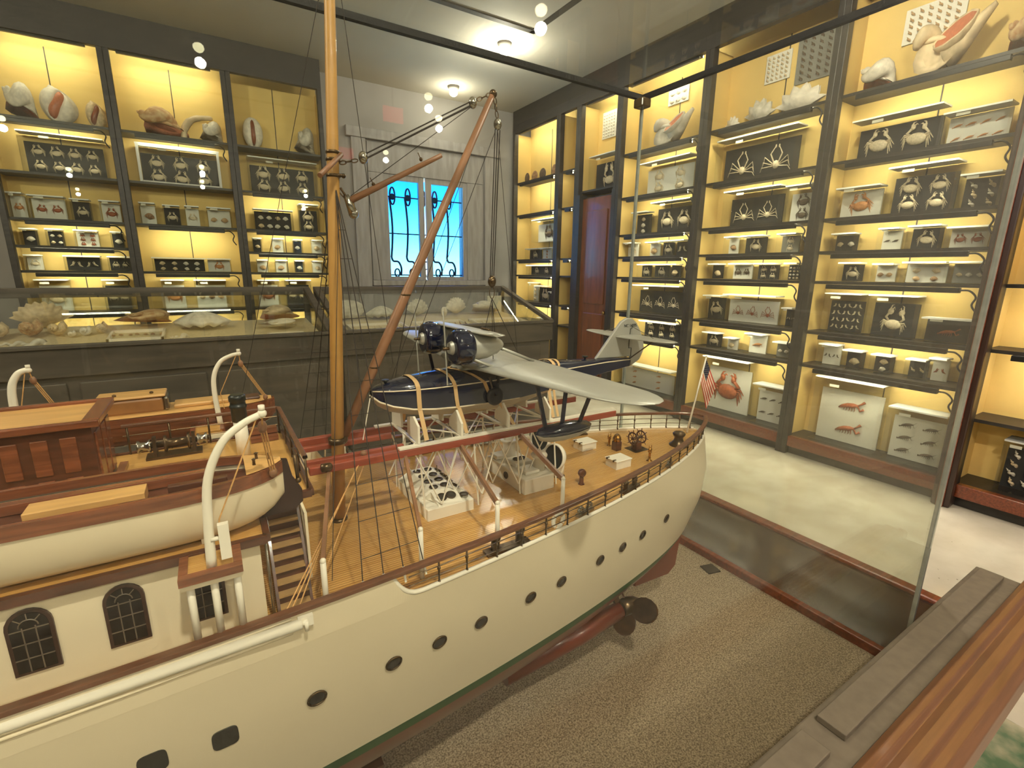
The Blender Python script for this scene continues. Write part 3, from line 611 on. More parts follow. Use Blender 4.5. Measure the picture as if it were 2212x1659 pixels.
UNIT = {}
def unit_box(m, bev=False):
    if m.name not in UNIT: UNIT[m.name] = MB().box(-0.5, 0.5, -0.5, 0.5, 0, 1).mesh('unit_' + m.name, m)
    return UNIT[m.name]
M_board = {'k': mat('black_board', (26, 27, 29), 0.7), 'w': mat('white_board', (238, 234, 222), 0.7, var=0.03), 'g': mat('grey_board', (130, 128, 120), 0.7), 'f': mat('blue_black_board', (24, 28, 36), 0.7)}
M_lid = mat('white_plastic', (240, 240, 232), 0.4, var=0.03)
M_tag = mat('paper_tag', (232, 226, 206), 0.8, var=0.05)
M_bframe = mat('black_white_frame', (206, 204, 198), 0.4, var=0.1)
WORDS = {'crab': 'crab', 'cockle': 'shell', 'claw': 'crab claw', 'spider': 'spider crab', 'shrimp': 'shrimp', 'lobster': 'lobster', 'big': 'large-clawed crab', 'red': 'red crab', 'cone': 'spiral shell'}
NUM = {1: 'one', 2: 'two', 3: 'three', 4: 'four', 6: 'six', 8: 'eight', 12: 'twelve', 9: 'nine', 5: 'five'}
BC = {'k': 'black-backed', 'w': 'white-backed', 'g': 'grey-backed', 'f': 'thick-framed'}
SHN = {1: 'top', 2: 'second', 3: 'third', 4: 'fourth', 5: 'fifth', 6: 'sixth', 7: 'seventh', 8: 'bottom'}
ORDN = ['first', 'second', 'third', 'fourth', 'fifth']
def make_specimens():
    rows = {}
    for s in SPEC: rows.setdefault((s[0], s[1]), []).append(s)
    for (bay, sh), items in rows.items():
        t0, P, u0, u1, zs = CABINETS[bay]; side = BAY[bay][0]
        items = sorted(items, key=lambda s: s[2] if side == 'L' else -s[2])
        z = zs.get(sh, 0.158 if sh == 8 else SHELF[sh])
        prev = u0 + 0.035
        for n, (b_, s_, c, wd, ht, board, kind, r, cc) in enumerate(items):
            u = c if side == 'L' else -c
            lo, hi = max(u - wd / 2, prev), min(u + wd / 2, u1 - 0.035)
            if hi - lo < 0.05: hi = lo + 0.06
            prev = hi + 0.012
            wd = hi - lo; u = (lo + hi) / 2
            dep = min(0.15, 0.08 + 0.22 * ht)
            rz = 0 if side == 'L' else -pi / 2
            cnt = r * cc
            pos = (ORDN[n] + ' from left' if n else 'leftmost') if len(items) > 1 else 'only'
            lab = '%s box, %s, %s %s, %s shelf, %s' % (pos, BC[board], NUM.get(cnt, 'several'), WORDS[kind] + ('s' if cnt > 1 and kind != 'shrimp' else ''), SHN[sh], BAY[bay][5])
            t = thing('specimen_box', P(u, 0.125 + dep / 2, z), lab, 'specimen box', 'specimen boxes in the wall cabinets', rz)
            ht = ht - 0.004
            put('acrylic_cover', unit_box(M_acryl), t, (0, 0, 0.001), (wd, dep, ht))
            put('lid', unit_box(M_lid), t, (0, 0, ht - 0.006), (wd * 1.01, dep * 1.02, 0.011))
            put('backing_board', unit_box(M_board[board]), t, (0, dep * 0.32, 0.004), (wd * 0.94, 0.012, ht * (0.80 if ht > 0.25 else 0.90)))
            if board == 'f':
                for q in (-1, 1): put('frame_side', unit_box(M_bframe), t, (q * (wd / 2 - 0.012), -dep / 2 - 0.009, 0.001), (0.024, 0.016, ht))
                put('frame_top', unit_box(M_bframe), t, (0, -dep / 2 - 0.008, ht - 0.03), (wd - 0.05, 0.016, 0.03)); put('frame_bottom', unit_box(M_bframe), t, (0, -dep / 2 - 0.009, 0.001), (wd - 0.05, 0.016, 0.02))
            cw, ch = wd * 0.86 / cc, ht * (0.72 if ht > 0.25 else 0.8) / r
            sz = min(cw, ch * 1.35) * 0.94
            mk = 'pale' if board != 'w' else random.choice(['orange', 'red', 'pale', 'dark'])
            if kind in ('red', 'lobster'): mk = 'red'
            if kind == 'spider' and board == 'w': mk = 'red'
            for i in range(r):
                for j in range(cc):
                    x = (j - (cc - 1) / 2) * cw; zz = ht * 0.06 + (r - i - 0.5) * ch
                    s2 = min(sz * random.uniform(0.85, 1.0), (zz - 0.006) / 0.54)
                    if kind in ('cockle', 'cone'):
                        me = proto(kind, random.choice(['white', 'cream']) if board != 'w' else random.choice(['tan', 'brown', 'cream']), 'white'); zz -= s2 * 0.42
                        put('shell', me, t, (x, dep * 0.32 - 0.012 - 0.16 * s2, max(0.004, zz)), s2 * 0.85, ry=random.uniform(-0.3, 0.3))
                    else:
                        me = proto(kind, mk, 'white')
                        put('lobster' if kind == 'lobster' else 'shrimp' if kind == 'shrimp' else 'crab', me, t, (x, dep * 0.32 - 0.009, zz), s2, ry=random.uniform(-0.15, 0.15))
            if ht > 0.15: put('paper_tag', unit_box(M_tag), t, (-wd * 0.2, -dep / 2 + 0.01, ht * 0.87), (min(0.07, wd * 0.3), 0.003, 0.02))
make_specimens()

# big shells on the top shelves: (along the wall, width, height, kind, colour, aperture, label)
def big_shells():
    Lz, dL = 2.801, 0.15
    L = [(-1.258, 0.24, 0.31, 'spiky', 'white', 'brown', 'spiny white conch at far left end of the top shelf'),
         (-0.985, 0.27, 0.33, 'standing', 'white', 'orange', 'large upright white conch with orange opening, far left top shelf'),
         (-0.72, 0.16, 0.25, 'standing', 'cream', 'brown', 'narrow conch with brown opening against the first far cabinet post'),
         (0.225, 0.22, 0.22, 'spiky', 'white', 'white', 'white spiny shell right of the horned conch on top shelf'),
         (0.62, 0.20, 0.32, 'cowrie', 'white', 'brown', 'white cowrie standing upright, brown slit, cabinet beside window'),
         (1.16, 0.22, 0.30, 'spiky', 'grey', 'white', 'dim grey spiny shell near the mast, cabinet beside window')]
    for u, w, h, k, m, ap, lab in L:
        me = proto(k, m, ap); d = [max(v.co[i] for v in me.vertices) - min(v.co[i] for v in me.vertices) for i in range(3)]
        o = link({'cowrie': 'cowrie_shell'}.get(k, 'conch_shell'), me, None, (u, FY + 0.05 + 0.13, Lz)); o.scale = (w / d[0], min(0.2 / d[1], (w / d[0] + h / d[2]) / 2), h / d[2]); tag(o, lab, 'shell', 'large shells on the cabinet tops')
    # curved horn of the tan conch
    t = thing('horned_conch', (-0.17, FY + 0.18, 2.801), 'large tan spiral conch with a curved horn, second far cabinet', 'shell', 'large shells on the cabinet tops')
    me = proto('conch', 'tan', 'pink'); d = [max(v.co[i] for v in me.vertices) - min(v.co[i] for v in me.vertices) for i in range(3)]
    put('shell_body', me, t, (-0.02, 0, 0), (0.42 / d[0], 0.2 / d[1], 0.28 / d[2]))
    MB().tube(smoothpath([(-0.03, FY + 0.2, 2.812), (-0.01, FY + 0.2, 2.92), (0.05, FY + 0.19, 3.0), (0.14, FY + 0.18, 3.035), (0.25, FY + 0.17, 3.045)], 6), [0.028] * 6 + [0.035] * 6 + [0.03] * 6 + [0.024] * 6 + [0.01], 8).build('horn', M_sh['cream'], t)
    R = [(6.44, 0.13, 0.15, 'disc', 'dark', 'first dark round shell on the corner cabinet top shelf'), (6.24, 0.15, 0.15, 'disc', 'brown', 'second dark round shell on the corner cabinet top shelf'),
         (6.04, 0.16, 0.155, 'disc', 'dark', 'third dark round shell on the corner cabinet top shelf'), (5.76, 0.13, 0.16, 'disc', 'brown', 'fourth round shell on corner cabinet top shelf, half behind the post'),
         (3.72, 0.50, 0.30, 'helmet', 'grey', 'big grey helmet shell with orange mouth, right of the case corner edge'),
         (3.05, 0.15, 0.12, 'clam', 'white', 'small white clam valve, left end of middle cabinet top shelf'),
         (2.80, 0.29, 0.20, 'clam', 'grey', 'spiky grey clam valve on middle cabinet top shelf'), (2.46, 0.42, 0.22, 'clam', 'white', 'broad fluted clam valve on middle cabinet top shelf'),
         (1.90, 0.25, 0.21, 'spiky', 'white', 'white spiny conch left of the large cream helmet shell, top shelf'),
         (1.50, 0.42, 0.34, 'helmet', 'cream', 'large cream helmet shell with orange mouth at upper right'),
         (1.15, 0.17, 0.22, 'spiky', 'tan', 'spiny tan shell at the upper right picture corner')]
    for y, w, h, k, m, lab in R:
        me = proto(k, m, 'orange'); d = [max(v.co[i] for v in me.vertices) - min(v.co[i] for v in me.vertices) for i in range(3)]
        o = link({'disc': 'round_shell', 'clam': 'clam_shell', 'helmet': 'helmet_shell'}.get(k, 'conch_shell'), me, None, (FX + 0.18, y, 2.801)); o.rotation_euler.z = -pi / 2
        o.scale = (w / d[0], min(0.22 / d[1], (w / d[0] + h / d[2]) / 2), h / d[2]); tag(o, lab, 'shell', 'large shells on the cabinet tops')
    # boards with rows of small shells hung on the back panels
    for y, w, z, h, r, c, bm, m, lab in [(4.83, 0.24, 3.12, 0.30, 8, 5, 'w', 'white', 'white card with rows of small pale shells above the door'),
                                         (3.80, 0.26, 3.24, 0.16, 2, 3, 'w', 'white', 'small white card near the case glass corner'),
                                         (2.36, 0.44, 3.06, 0.36, 7, 6, 'g', 'dark', 'card with rows of dark shells at the middle cabinet top'),
                                         (2.74, 0.22, 3.14, 0.22, 6, 5, 'w', 'cream', 'pale card with shell rows at middle cabinet top left'),
                                         (1.66, 0.34, 3.10, 0.22, 5, 6, 'w', 'tan', 'card with rows of tan shells above the cream helmet shell')]:
        t = thing('shell_card', (FX + 0.305, y, z), lab, 'card', 'shell cards on the cabinet backs', -pi / 2)
        put('card_board', unit_box(M_board[bm]), t, (0, 0, 0), (w, 0.008, h))
        for i in range(r):
            for j in range(c):
                put('small_shell', proto('cone' if m != 'white' else 'cockle', m, 'white'), t, ((j - (c - 1) / 2) * w * 0.9 / c, -0.014, h * (0.05 + 0.9 * i / r)), min(w / c, h / r) * 0.85)
big_shells()

# ------------------------------------------------------------------ glazed display tables in front of the far cabinets
M_bed = mat('beige_linen', (214, 196, 160), 0.9, var=0.1, scale=60)
M_tdark = mat('grey_brown_table_wood', (84, 76, 68), 0.5, var=0.2, scale=5, stretch=(0.6, 4, 4))
M_tbody = mat('table_body_wood', (76, 68, 60), 0.55, var=0.25, scale=4, stretch=(0.6, 3, 3))
def make_table(x0, x1, lab, items, trays):
    yf, yb, zf, zt = 3.86, 4.86, 1.04, 1.345
    t = thing('display_table', ((x0 + x1) / 2, (yf + yb) / 2, 0), lab, 'display table', 'glazed display tables')
    box('body', M_tbody, t, x0 + 0.02, x1 - 0.02, yf + 0.03, yb - 0.02, 0.10, 0.86)
    box('plinth', M_tdark, t, x0 + 0.05, x1 - 0.05, yf + 0.07, yb - 0.06, 0.0, 0.10)
    box('front_apron', M_tbody, t, x0, x1, yf, yf + 0.03, 0.84, 1.015, bevel=0.004)
    box('front_rail', M_tdark, t, x0, x1, yf - 0.015, yf + 0.03, 1.015, zf, bevel=0.004)
    for i in range(3):
        w = (x1 - x0 - 0.2) / 3; box('door_panel', M_tbody, t, x0 + 0.1 + w * i + 0.03, x0 + 0.1 + w * (i + 1) - 0.03, yf + 0.015, yf + 0.032, 0.2, 0.8, bevel=0.008)
    box('top_rail', M_tdark, t, x0, x1, yb - 0.06, yb, zt - 0.07, zt, bevel=0.004)
    for x in (x0, x1 - 0.05):
        MB().bar((x + 0.025, yf, zf - 0.012), (x + 0.025, yb - 0.05, zt - 0.02), 0.05, 0.035).build('slope_rail', M_tdark, t)
        box('back_post', M_tdark, t, x, x + 0.05, yb - 0.05, yb, 0.86, zt - 0.07); box('front_post', M_tdark, t, x, x + 0.05, yf + 0.03, yf + 0.07, 0.86, zf - 0.01)
        box('side_wall', M_tdark, t, x + 0.015, x + 0.035, yf + 0.03, yb - 0.05, 0.86, 1.0)
        MB().prism([(yf + 0.05, 1.0), (yb - 0.05, 1.0), (yb - 0.05, zt - 0.07), (yf + 0.05, zf - 0.02)], 'x', x + 0.022, x + 0.028).build('side_glass', M_glass, t)
    # sloping linen bed and sloping glass
    bz = lambda y: 0.965 + 0.10 * (y - yf) / (yb - yf)
    MB().prism([(yf + 0.03, 0.861), (yb - 0.05, 0.861), (yb - 0.05, bz(yb - 0.05)), (yf + 0.03, bz(yf + 0.03))], 'x', x0 + 0.05, x1 - 0.05).build('bed', M_bed, t)
    MB().prism([(yf + 0.02, zf - 0.006), (yb - 0.05, zt - 0.026), (yb - 0.05, zt - 0.020), (yf + 0.02, zf)], 'x', x0 + 0.05, x1 - 0.05).build('sloping_glass', M_glass, t)
    box('back_glass', M_glass, t, x0 + 0.05, x1 - 0.05, yb - 0.03, yb - 0.024, 1.06, zt - 0.07)
    for (xa, xb, ya, yb2, lab2, k, m, n) in trays:
        tr = thing('specimen_tray', ((xa + xb) / 2, (ya + yb2) / 2, bz((ya + yb2) / 2)), lab2, 'tray', 'shallow trays in the display tables')
        for a, b, c, d in ((xa, xb, ya, ya + 0.015), (xa, xb, yb2 - 0.015, yb2), (xa, xa + 0.015, ya, yb2), (xb - 0.015, xb, ya, yb2)):
            MB().add([(p, q, bz(q) + h) for h in (0.001, 0.022) for q in (c, d) for p in (a, b)], [(0, 2, 3, 1), (4, 5, 7, 6), (0, 1, 5, 4), (2, 6, 7, 3), (0, 4, 6, 2), (1, 3, 7, 5)]).build('tray_edge', M_sh['white'], tr)
        for i in range(n):
            x = xa + (xb - xa) * (i + 0.5) / n; y = (ya + yb2) / 2 + random.uniform(-0.02, 0.02)
            s = min((xb - xa) / n, yb2 - ya) * 0.7
            o = put('small_shell', proto(k, m, 'white'), tr, (x - (xa + xb) / 2, y - (ya + yb2) / 2, bz(y) - bz((ya + yb2) / 2) + 0.004 + (0.22 * s if k == 'cockle' else 0.06 * s)), s, rz=random.uniform(-0.5, 0.5), rx=-1.2 if k == 'cockle' else 0)
    for (x, y, w, k, m, ap, rz, lab2) in items:
        o = put({'flatshell': 'frilled_shell', 'auger': 'auger_shell', 'cockle': 'scallop_shell', 'clam': 'clam_shell', 'disc': 'round_shell', 'cowrie': 'egg_shell'}.get(k, 'conch_shell'), proto(k, m, ap), None, (x, y, bz(y) + 0.001), w, rz)
        me = o.data; d = [max(v.co[i] for v in me.vertices) - min(v.co[i] for v in me.vertices) for i in range(3)]
        room = (zf + (zt - zf) * (y - 0.5 * w * d[1] - yf) / (yb - yf)) - bz(y) - 0.045
        o.scale = (w, min(w, 0.26 / d[1]), min(w, max(0.03, room) / d[2])); o.location.z += 0.055 * w * max(d[0], d[1]) * 0.8 + 0.002
        tag(o, lab2, 'shell', 'shells lying in the display tables')
make_table(-1.6, 0.80, 'left glazed display table with dark wooden frame and large shells inside', [
    (-1.20, 4.42, 0.13, 'spire', 'cream', 'white', 0.2, 'tall speckled spiral shell at far left of left table'),
    (-1.04, 4.46, 0.12, 'spire', 'tan', 'white', 0.1, 'second tall speckled spiral shell in left table'),
    (-0.91, 4.46, 0.095, 'spire', 'cream', 'white', -0.1, 'third spiral shell in left table row'),
    (-0.825, 4.40, 0.045, 'spire', 'white', 'white', 0.1, 'very small white spiral shell in left table row'),
    (-0.755, 4.43, 0.065, 'spire', 'white', 'white', 0.0, 'small pale spiral shell before the linen tray, left table'),
    (-0.67, 4.48, 0.08, 'spire', 'cream', 'white', 0.3, 'rightmost spiral shell of the left table row'),
    (-1.02, 4.70, 0.34, 'cockle', 'cream', 'white', 0.2, 'large cream fan shell standing behind the spiral shells'),
    (-1.42, 4.70, 0.22, 'cockle', 'white', 'white', -0.3, 'pale fan shell at the far left back of left table'),
    (-1.02, 4.06, 0.27, 'auger', 'white', 'white', 0.15, 'long white auger shell lying near the front rail'),
    (-0.42, 4.66, 0.36, 'spiky', 'tan', 'pink', 0.4, 'big tan knobbed conch in the middle of left table'),
    (-0.06, 4.50, 0.40, 'flatshell', 'white', 'white', -0.1, 'wide white frilled shell, largest in left table'),
    (0.52, 4.64, 0.36, 'conch', 'cream', 'pink', 0.3, 'large pale conch near the right end of left table'),
    (0.48, 4.36, 0.28, 'spiky', 'white', 'white', 0.2, 'white spidery spined shell before the pale conch'),
    (-0.20, 4.10, 0.13, 'trumpet', 'white', 'white', 0.4, 'small white whelk near the front rail of left table'),
], [(-0.62, -0.30, 4.20, 4.50, 'cream tray with a row of dark ribbed shells', 'cockle', 'brown', 7), (-0.80, -0.60, 3.93, 4.03, 'front tray with a row of tiny white shells', 'cockle', 'white', 5),
    (-0.10, 0.30, 3.94, 4.10, 'front tray with tiny dark shells beside a card', 'cockle', 'dark', 4), (0.36, 0.62, 3.95, 4.16, 'tray of small broken coral pieces at right end', 'cone', 'tan', 6)])
make_table(0.84, 2.90, 'right glazed display table below the blue window', [
    (1.08, 4.60, 0.34, 'disc', 'grey', 'white', 0.1, 'round pale shell behind the mast in right table'), (1.40, 4.62, 0.34, 'flatshell', 'grey', 'white', 0.3, 'domed grey shell left of the seaplane engines'),
    (1.78, 4.62, 0.24, 'cockle', 'grey', 'white', 0, 'grey fan shell behind the boom in right table'), (2.05, 4.60, 0.10, 'cowrie', 'white', 'white', 0, 'small white egg-shaped shell in right table'),
    (2.22, 4.64, 0.28, 'cockle', 'white', 'white', 0.2, 'large pale fan shell under the window in right table'), (2.55, 4.62, 0.34, 'conch', 'white', 'white', -0.2, 'pale triangular conch near right end of right table'),
], [(1.0, 1.5, 3.95, 4.35, 'left tray of small shells in right table', 'cone', 'cream', 9), (1.6, 2.1, 3.95, 4.35, 'middle tray of small shells in right table', 'cone', 'brown', 9), (2.2, 2.75, 3.95, 4.35, 'right tray of small shells in right table', 'cone', 'white', 10)])
cd = thing('picture_card', (2.72, 4.72, 1.055), 'small square beige card standing at the right table back', 'card')
box('card', M_tag, cd, 2.63, 2.81, 4.72, 4.73, 1.056, 1.24)

# ------------------------------------------------------------------ the big glass case around the ship
CX0, CX1, CY0, CY1, CZ0, CZT = -1.95, 1.71, 0.42, 1.68, 0.32, 2.25
def carpet():
    m = mat('speckled_carpet', (114, 97, 76), 0.95, rgb2=(186, 166, 138), scale=240, bump=0.8)
    return m
def make_case():
    t = thing('glass_case', ((CX0 + CX1) / 2, (CY0 + CY1) / 2, 0), 'large glass display case with mahogany base around the ship model', 'display case')
    Md = mat('dark_polished_wood', (46, 30, 20), 0.18, var=0.25, scale=6, stretch=(4, 0.5, 4), coat=0.5)
    box('base_cabinet', M_mahog, t, CX0 - 0.25, 2.20, 0.40, 1.95, 0.0, 0.27)
    box('carpet_floor', carpet(), t, CX0, CX1 - 0.03, CY0 + 0.012, CY1 - 0.012, 0.285, CZ0)
    box('ledge', Md, t, CX1 + 0.012, 2.20, 0.40, 1.95, 0.27, 0.295)
    box('ledge_moulding', M_mahog, t, 2.20, 2.26, 0.38, 1.97, 0.20, 0.31, bevel=0.01)
    box('inner_strip', M_mahog, t, CX1 - 0.03, CX1 - 0.002, CY0 + 0.012, CY1 - 0.012, 0.285, CZ0 + 0.03, bevel=0.004)
    box('inner_strip', M_mahog, t, CX0, CX1 - 0.03, CY1 - 0.04, CY1 - 0.012, CZ0 + 0.001, CZ0 + 0.03, bevel=0.004)
    g = 0.006
    box('front_glass', M_glass_case, t, CX0, CX1, CY0 - g, CY0, 0.29, CZT)
    box('back_glass', M_glass_case, t, CX0, CX1, CY1, CY1 + g, 0.29, CZT)
    box('end_glass', M_glass_end, t, CX1, CX1 + g, CY0, CY1, 0.29, CZT)
    box('end_glass', M_glass_case, t, CX0 - g, CX0, CY0, CY1, 0.29, CZT)
    box('top_glass', M_glass_case, t, CX0, CX1, CY0, CY1, CZT, CZT + g)
    # corner edges; their silver-white reflection is put into the pale metallic colour
    me = mat('glass_edge', (206, 214, 208), 0.12, 0.7)
    for x, y in ((CX1 + 0.001, CY0 - 0.001), (CX1 + 0.001, CY1 + 0.001), (CX0 - 0.001, CY1)):
        box('corner_edge', me, t, x - 0.004, x + 0.007, y - 0.007, y + 0.004, 0.29, CZT)
    # black sealing strip along the upper edges
    ms = mat('black_sealant', (20, 20, 18), 0.7, bump=0.5, scale=80)
    box('seal_strip', ms, t, CX0, CX1, CY1 - 0.012, CY1 + 0.008, CZT - 0.012, CZT + 0.008)
    box('seal_strip', ms, t, CX1 - 0.010, CX1 + 0.008, CY0, CY1 - 0.012, CZT - 0.012, CZT + 0.008)
    box('seal_strip', ms, t, CX0, CX1 - 0.010, CY0 - 0.004, CY0 + 0.008, CZT - 0.008, CZT + 0.008)
    box('corner_clip', mat('clear_brown_plastic', (86, 70, 40), 0.2), t, CX1 - 0.045, CX1 + 0.006, CY1 - 0.05, CY1 + 0.006, CZT - 0.05, CZT - 0.013, bevel=0.006)
    # plaque on the carpet
    pl = thing('plaque', (1.62, 1.04, CZ0), 'small dark engraved plaque lying on the carpet near the stern', 'plaque')
    MB().add([(1.605, 1.074, CZ0 + h) for h in (0.001,)] + [(1.66, 1.06, CZ0 + 0.001), (1.648, 1.008, CZ0 + 0.001), (1.593, 1.022, CZ0 + 0.001), (1.605, 1.074, CZ0 + 0.006), (1.66, 1.06, CZ0 + 0.006), (1.648, 1.008, CZ0 + 0.006), (1.593, 1.022, CZ0 + 0.006)],
             [(3, 2, 1, 0), (4, 5, 6, 7), (0, 1, 5, 4), (1, 2, 6, 5), (2, 3, 7, 6), (3, 0, 4, 7)]).build('plate', mat('dark_bronze', (58, 48, 36), 0.4, 0.5), pl)
make_case()
# raised near rail of the case platform: grey ledge with loose planks, mahogany outer moulding
def make_rail():
    t = thing('case_railing', (0.6, 0.26, 0), 'grey wooden ledge with mahogany outer moulding at the near side of the case', 'railing')
    Mg = mat('grey_brown_paint', (104, 94, 78), 0.8, var=0.08, scale=40, bump=0.2)
    box('ledge', Mg, t, -2.0, 2.02, 0.262, 0.368, 0.02, 0.590, bevel=0.004)
    x = 1.985
    for xa, xb in ((0.985, 1.985), (-0.06, 0.925), (-1.1, -0.12)):
        box('plank', Mg, t, xa, xb, 0.296, 0.352, 0.5905, 0.606, bevel=0.002)
    m = MB(); prof = [(0.262, 0.52), (0.262, 0.598), (0.250, 0.606), (0.238, 0.604), (0.230, 0.596), (0.215, 0.600), (0.196, 0.598), (0.188, 0.590), (0.170, 0.588), (0.155, 0.576), (0.148, 0.555), (0.152, 0.535), (0.175, 0.528), (0.19, 0.52)]
    m.prism(prof, 'x', -2.0, 2.06); m.build('moulding', mat('red_mahogany', (112, 74, 46), 0.35, var=0.1, scale=12, stretch=(0.5, 8, 8), coat=0.35), t, bevel=0.002)
make_rail()
# green veined block seen past the rail
gb = thing('marble_plinth', (1.6, 0.15, 0), 'green and white veined marble step below the railing, lower right corner', 'plinth')
MB().prism([(0.9, 0.02), (1.98, 0.02), (1.98, 0.258), (0.9, 0.258)], 'z', 0.001, 0.16).build('block', mat('green_marble', (70, 110, 86), 0.2, rgb2=(190, 186, 160), scale=9), gb, bevel=0.01)

# ------------------------------------------------------------------ the yacht model
HL = [(0.40, 0.012, 2, .6, .62, -1.3), (0.44, .10, 2, .6, .80, -1.35), (0.50, .19, 2, .6, 1.0, -1.4), (0.56, .245, 2, .6, 1.18, -1.45), (0.62, .275, 2, .6, 1.32, -1.5),
      (0.65, .285, 2, .6, 1.36, -1.52), (0.75, .305, 2.15, .64, 1.425, -1.58), (0.85, .325, 2.3, .69, 1.445, -1.64), (0.975, .345, 2.4, .72, 1.415, -1.70), (1.06, .350, 2.4, .72, 1.405, -1.72)]
def hull_par(z):
    z = max(HL[0][0], min(HL[-1][0], z))
    for a, b in zip(HL, HL[1:]):
        if z <= b[0]:
            t = (z - a[0]) / (b[0] - a[0]); return [p + (q - p) * t for p, q in zip(a[1:], b[1:])]
def half(x, z):
    b, p, q, xs, xb = hull_par(z)
    if x > -0.4:
        s = (x + 0.4) / (xs + 0.4); return b * max(0, 1 - s ** p) ** q if s < 1 else 0.0
    s = (-0.4 - x) / (-0.4 - xb); return b * max(0, 1 - s ** 2.2) ** 0.9 if s < 1 else 0.0
M_hull = mat('cream_hull_paint', (234, 219, 188), 0.32, var=0.03, scale=3, coat=0.15)
M_white = mat('white_paint', (238, 230, 212), 0.35, var=0.03, scale=10)
M_green = mat('green_boot_paint', (40, 84, 44), 0.4)
M_red = mat('oxide_red_paint', (112, 48, 30), 0.28, var=0.1, scale=6, coat=0.3)
M_wood = mat('varnished_mahogany', (122, 70, 44), 0.25, var=0.28, scale=20, stretch=(0.6, 8, 8), coat=0.5)
M_wood_d = mat('dark_varnished_wood', (82, 46, 30), 0.3, var=0.28, scale=20, stretch=(1, 6, 6), coat=0.4)
M_rail = mat('teak_rail', (104, 66, 44), 0.4, var=0.2, scale=30, stretch=(0.5, 4, 4), coat=0.2)
M_spar = mat('buff_spar', (180, 136, 72), 0.45, var=0.06, scale=20, coat=0.2)
M_spar2 = mat('brown_spar', (138, 98, 70), 0.45, var=0.15, scale=20, coat=0.2)
M_roof = mat('light_oak_roof', (206, 160, 98), 0.35, var=0.15, scale=14, stretch=(0.5, 5, 5), coat=0.3)
M_brass = mat('brass', (176, 128, 60), 0.25, 0.9, var=0.1)
M_bronze = mat('dark_bronze_fitting', (92, 74, 52), 0.3, 0.8, var=0.15)
M_steel = mat('polished_steel', (170, 166, 156), 0.2, 0.95, var=0.1)
M_win = mat('dark_window_glass', (22, 14, 10), 0.15, var=0.2, spec=0.25)
M_port = mat('grey_port_glass', (58, 55, 50), 0.15, var=0.15)
M_rope = mat('tan_rope', (206, 158, 98), 0.9, var=0.15, scale=200)
M_line = mat('dark_rigging', (44, 36, 30), 0.8, var=0.2, scale=100)
M_vent = mat('dark_green_paint', (24, 30, 28), 0.3)
M_redbeam = mat('red_boat_boom', (146, 66, 44), 0.35, var=0.15, scale=20, stretch=(0.5, 4, 4), coat=0.3)

def deck_mat(name='planked_deck', gap=(130, 86, 42), pitch=0.0062):
    m = mat(name, (196, 146, 78), 0.22, rgb2=(214, 168, 98), scale=10, stretch=(1.0, 40, 1), coat=0.6)
    nt = m.node_tree; b = nt.nodes['Principled BSDF']; N = nt.nodes.new; L = nt.links.new
    tc = N('ShaderNodeTexCoord'); sp = N('ShaderNodeSeparateXYZ'); L(tc.outputs['Object'], sp.inputs[0])
    mu = N('ShaderNodeMath'); mu.operation = 'MULTIPLY'; mu.inputs[1].default_value = 1 / pitch; L(sp.outputs['Y'], mu.inputs[0])
    fr = N('ShaderNodeMath'); fr.operation = 'FRACT'; L(mu.outputs[0], fr.inputs[0])
    gt = N('ShaderNodeMath'); gt.operation = 'LESS_THAN'; gt.inputs[1].default_value = 0.2; L(fr.outputs[0], gt.inputs[0])
    mx = N('ShaderNodeMix'); mx.data_type = 'RGBA'; mx.inputs[7].default_value = (*lin(gap), 1)
    old = b.inputs['Base Color'].links[0].from_socket
    L(gt.outputs[0], mx.inputs[0]); L(old, mx.inputs[6]); L(mx.outputs[2], b.inputs['Base Color'])
    b.inputs['Coat Roughness'].default_value = 0.2; b.inputs['Coat Weight'].default_value = 0.4
    bp = N('ShaderNodeBump'); bp.inputs['Strength'].default_value = 0.35; bp.inputs['Distance'].default_value = 0.0006; bp.invert = True
    L(gt.outputs[0], bp.inputs['Height']); L(bp.outputs[0], b.inputs['Normal']); L(bp.outputs[0], b.inputs['Coat Normal'])
    return m
M_deck = deck_mat()
M_deck_up = deck_mat('fine_planked_deck', (172, 126, 66), 0.004)
YC, ZD, ZB = 1.0, 0.968, 1.125
SHIP = thing('yacht_model', (0, YC, CZ0), 'cream steam yacht model with planked deck, red bottom and buff mast', 'model ship')

def hull_band(zs, name, m):
    mb = MB()
    for sd in (-1, 1):
        ss = [k / 40 for k in range(41)]; fs = [1 - (1 - s) ** 2.2 for s in ss]
        def pt(i, j):
            z = zs[j]; b, p, q, xs, xb = hull_par(z)
            if i < 20: x = xb + (-0.4 - xb) * (i / 20)
            else: x = -0.4 + (xs + 0.4) * fs[i - 20]
            return (x, YC + sd * half(x, z), z)
        mb.grid(pt, 61, len(zs))
    return mb.build(name, m, SHIP)
hull_band([0.66, 0.70, 0.75, 0.80, 0.85, 0.90, 0.94, 0.966], 'hull', M_hull)
hull_band([0.632, 0.646, 0.66], 'boot_stripe', M_green)
hull_band([0.40, 0.42, 0.44, 0.47, 0.50, 0.53, 0.56, 0.59, 0.615, 0.632], 'bottom', M_red)
box('keel', M_red, SHIP, -1.25, 0.72, YC - 0.012, YC + 0.012, 0.352, 0.41)
for x in (-0.9, 0.2): box('cradle_block', M_wood_d, SHIP, x - 0.03, x + 0.03, YC - 0.09, YC + 0.09, CZ0 + 0.0005, 0.37)
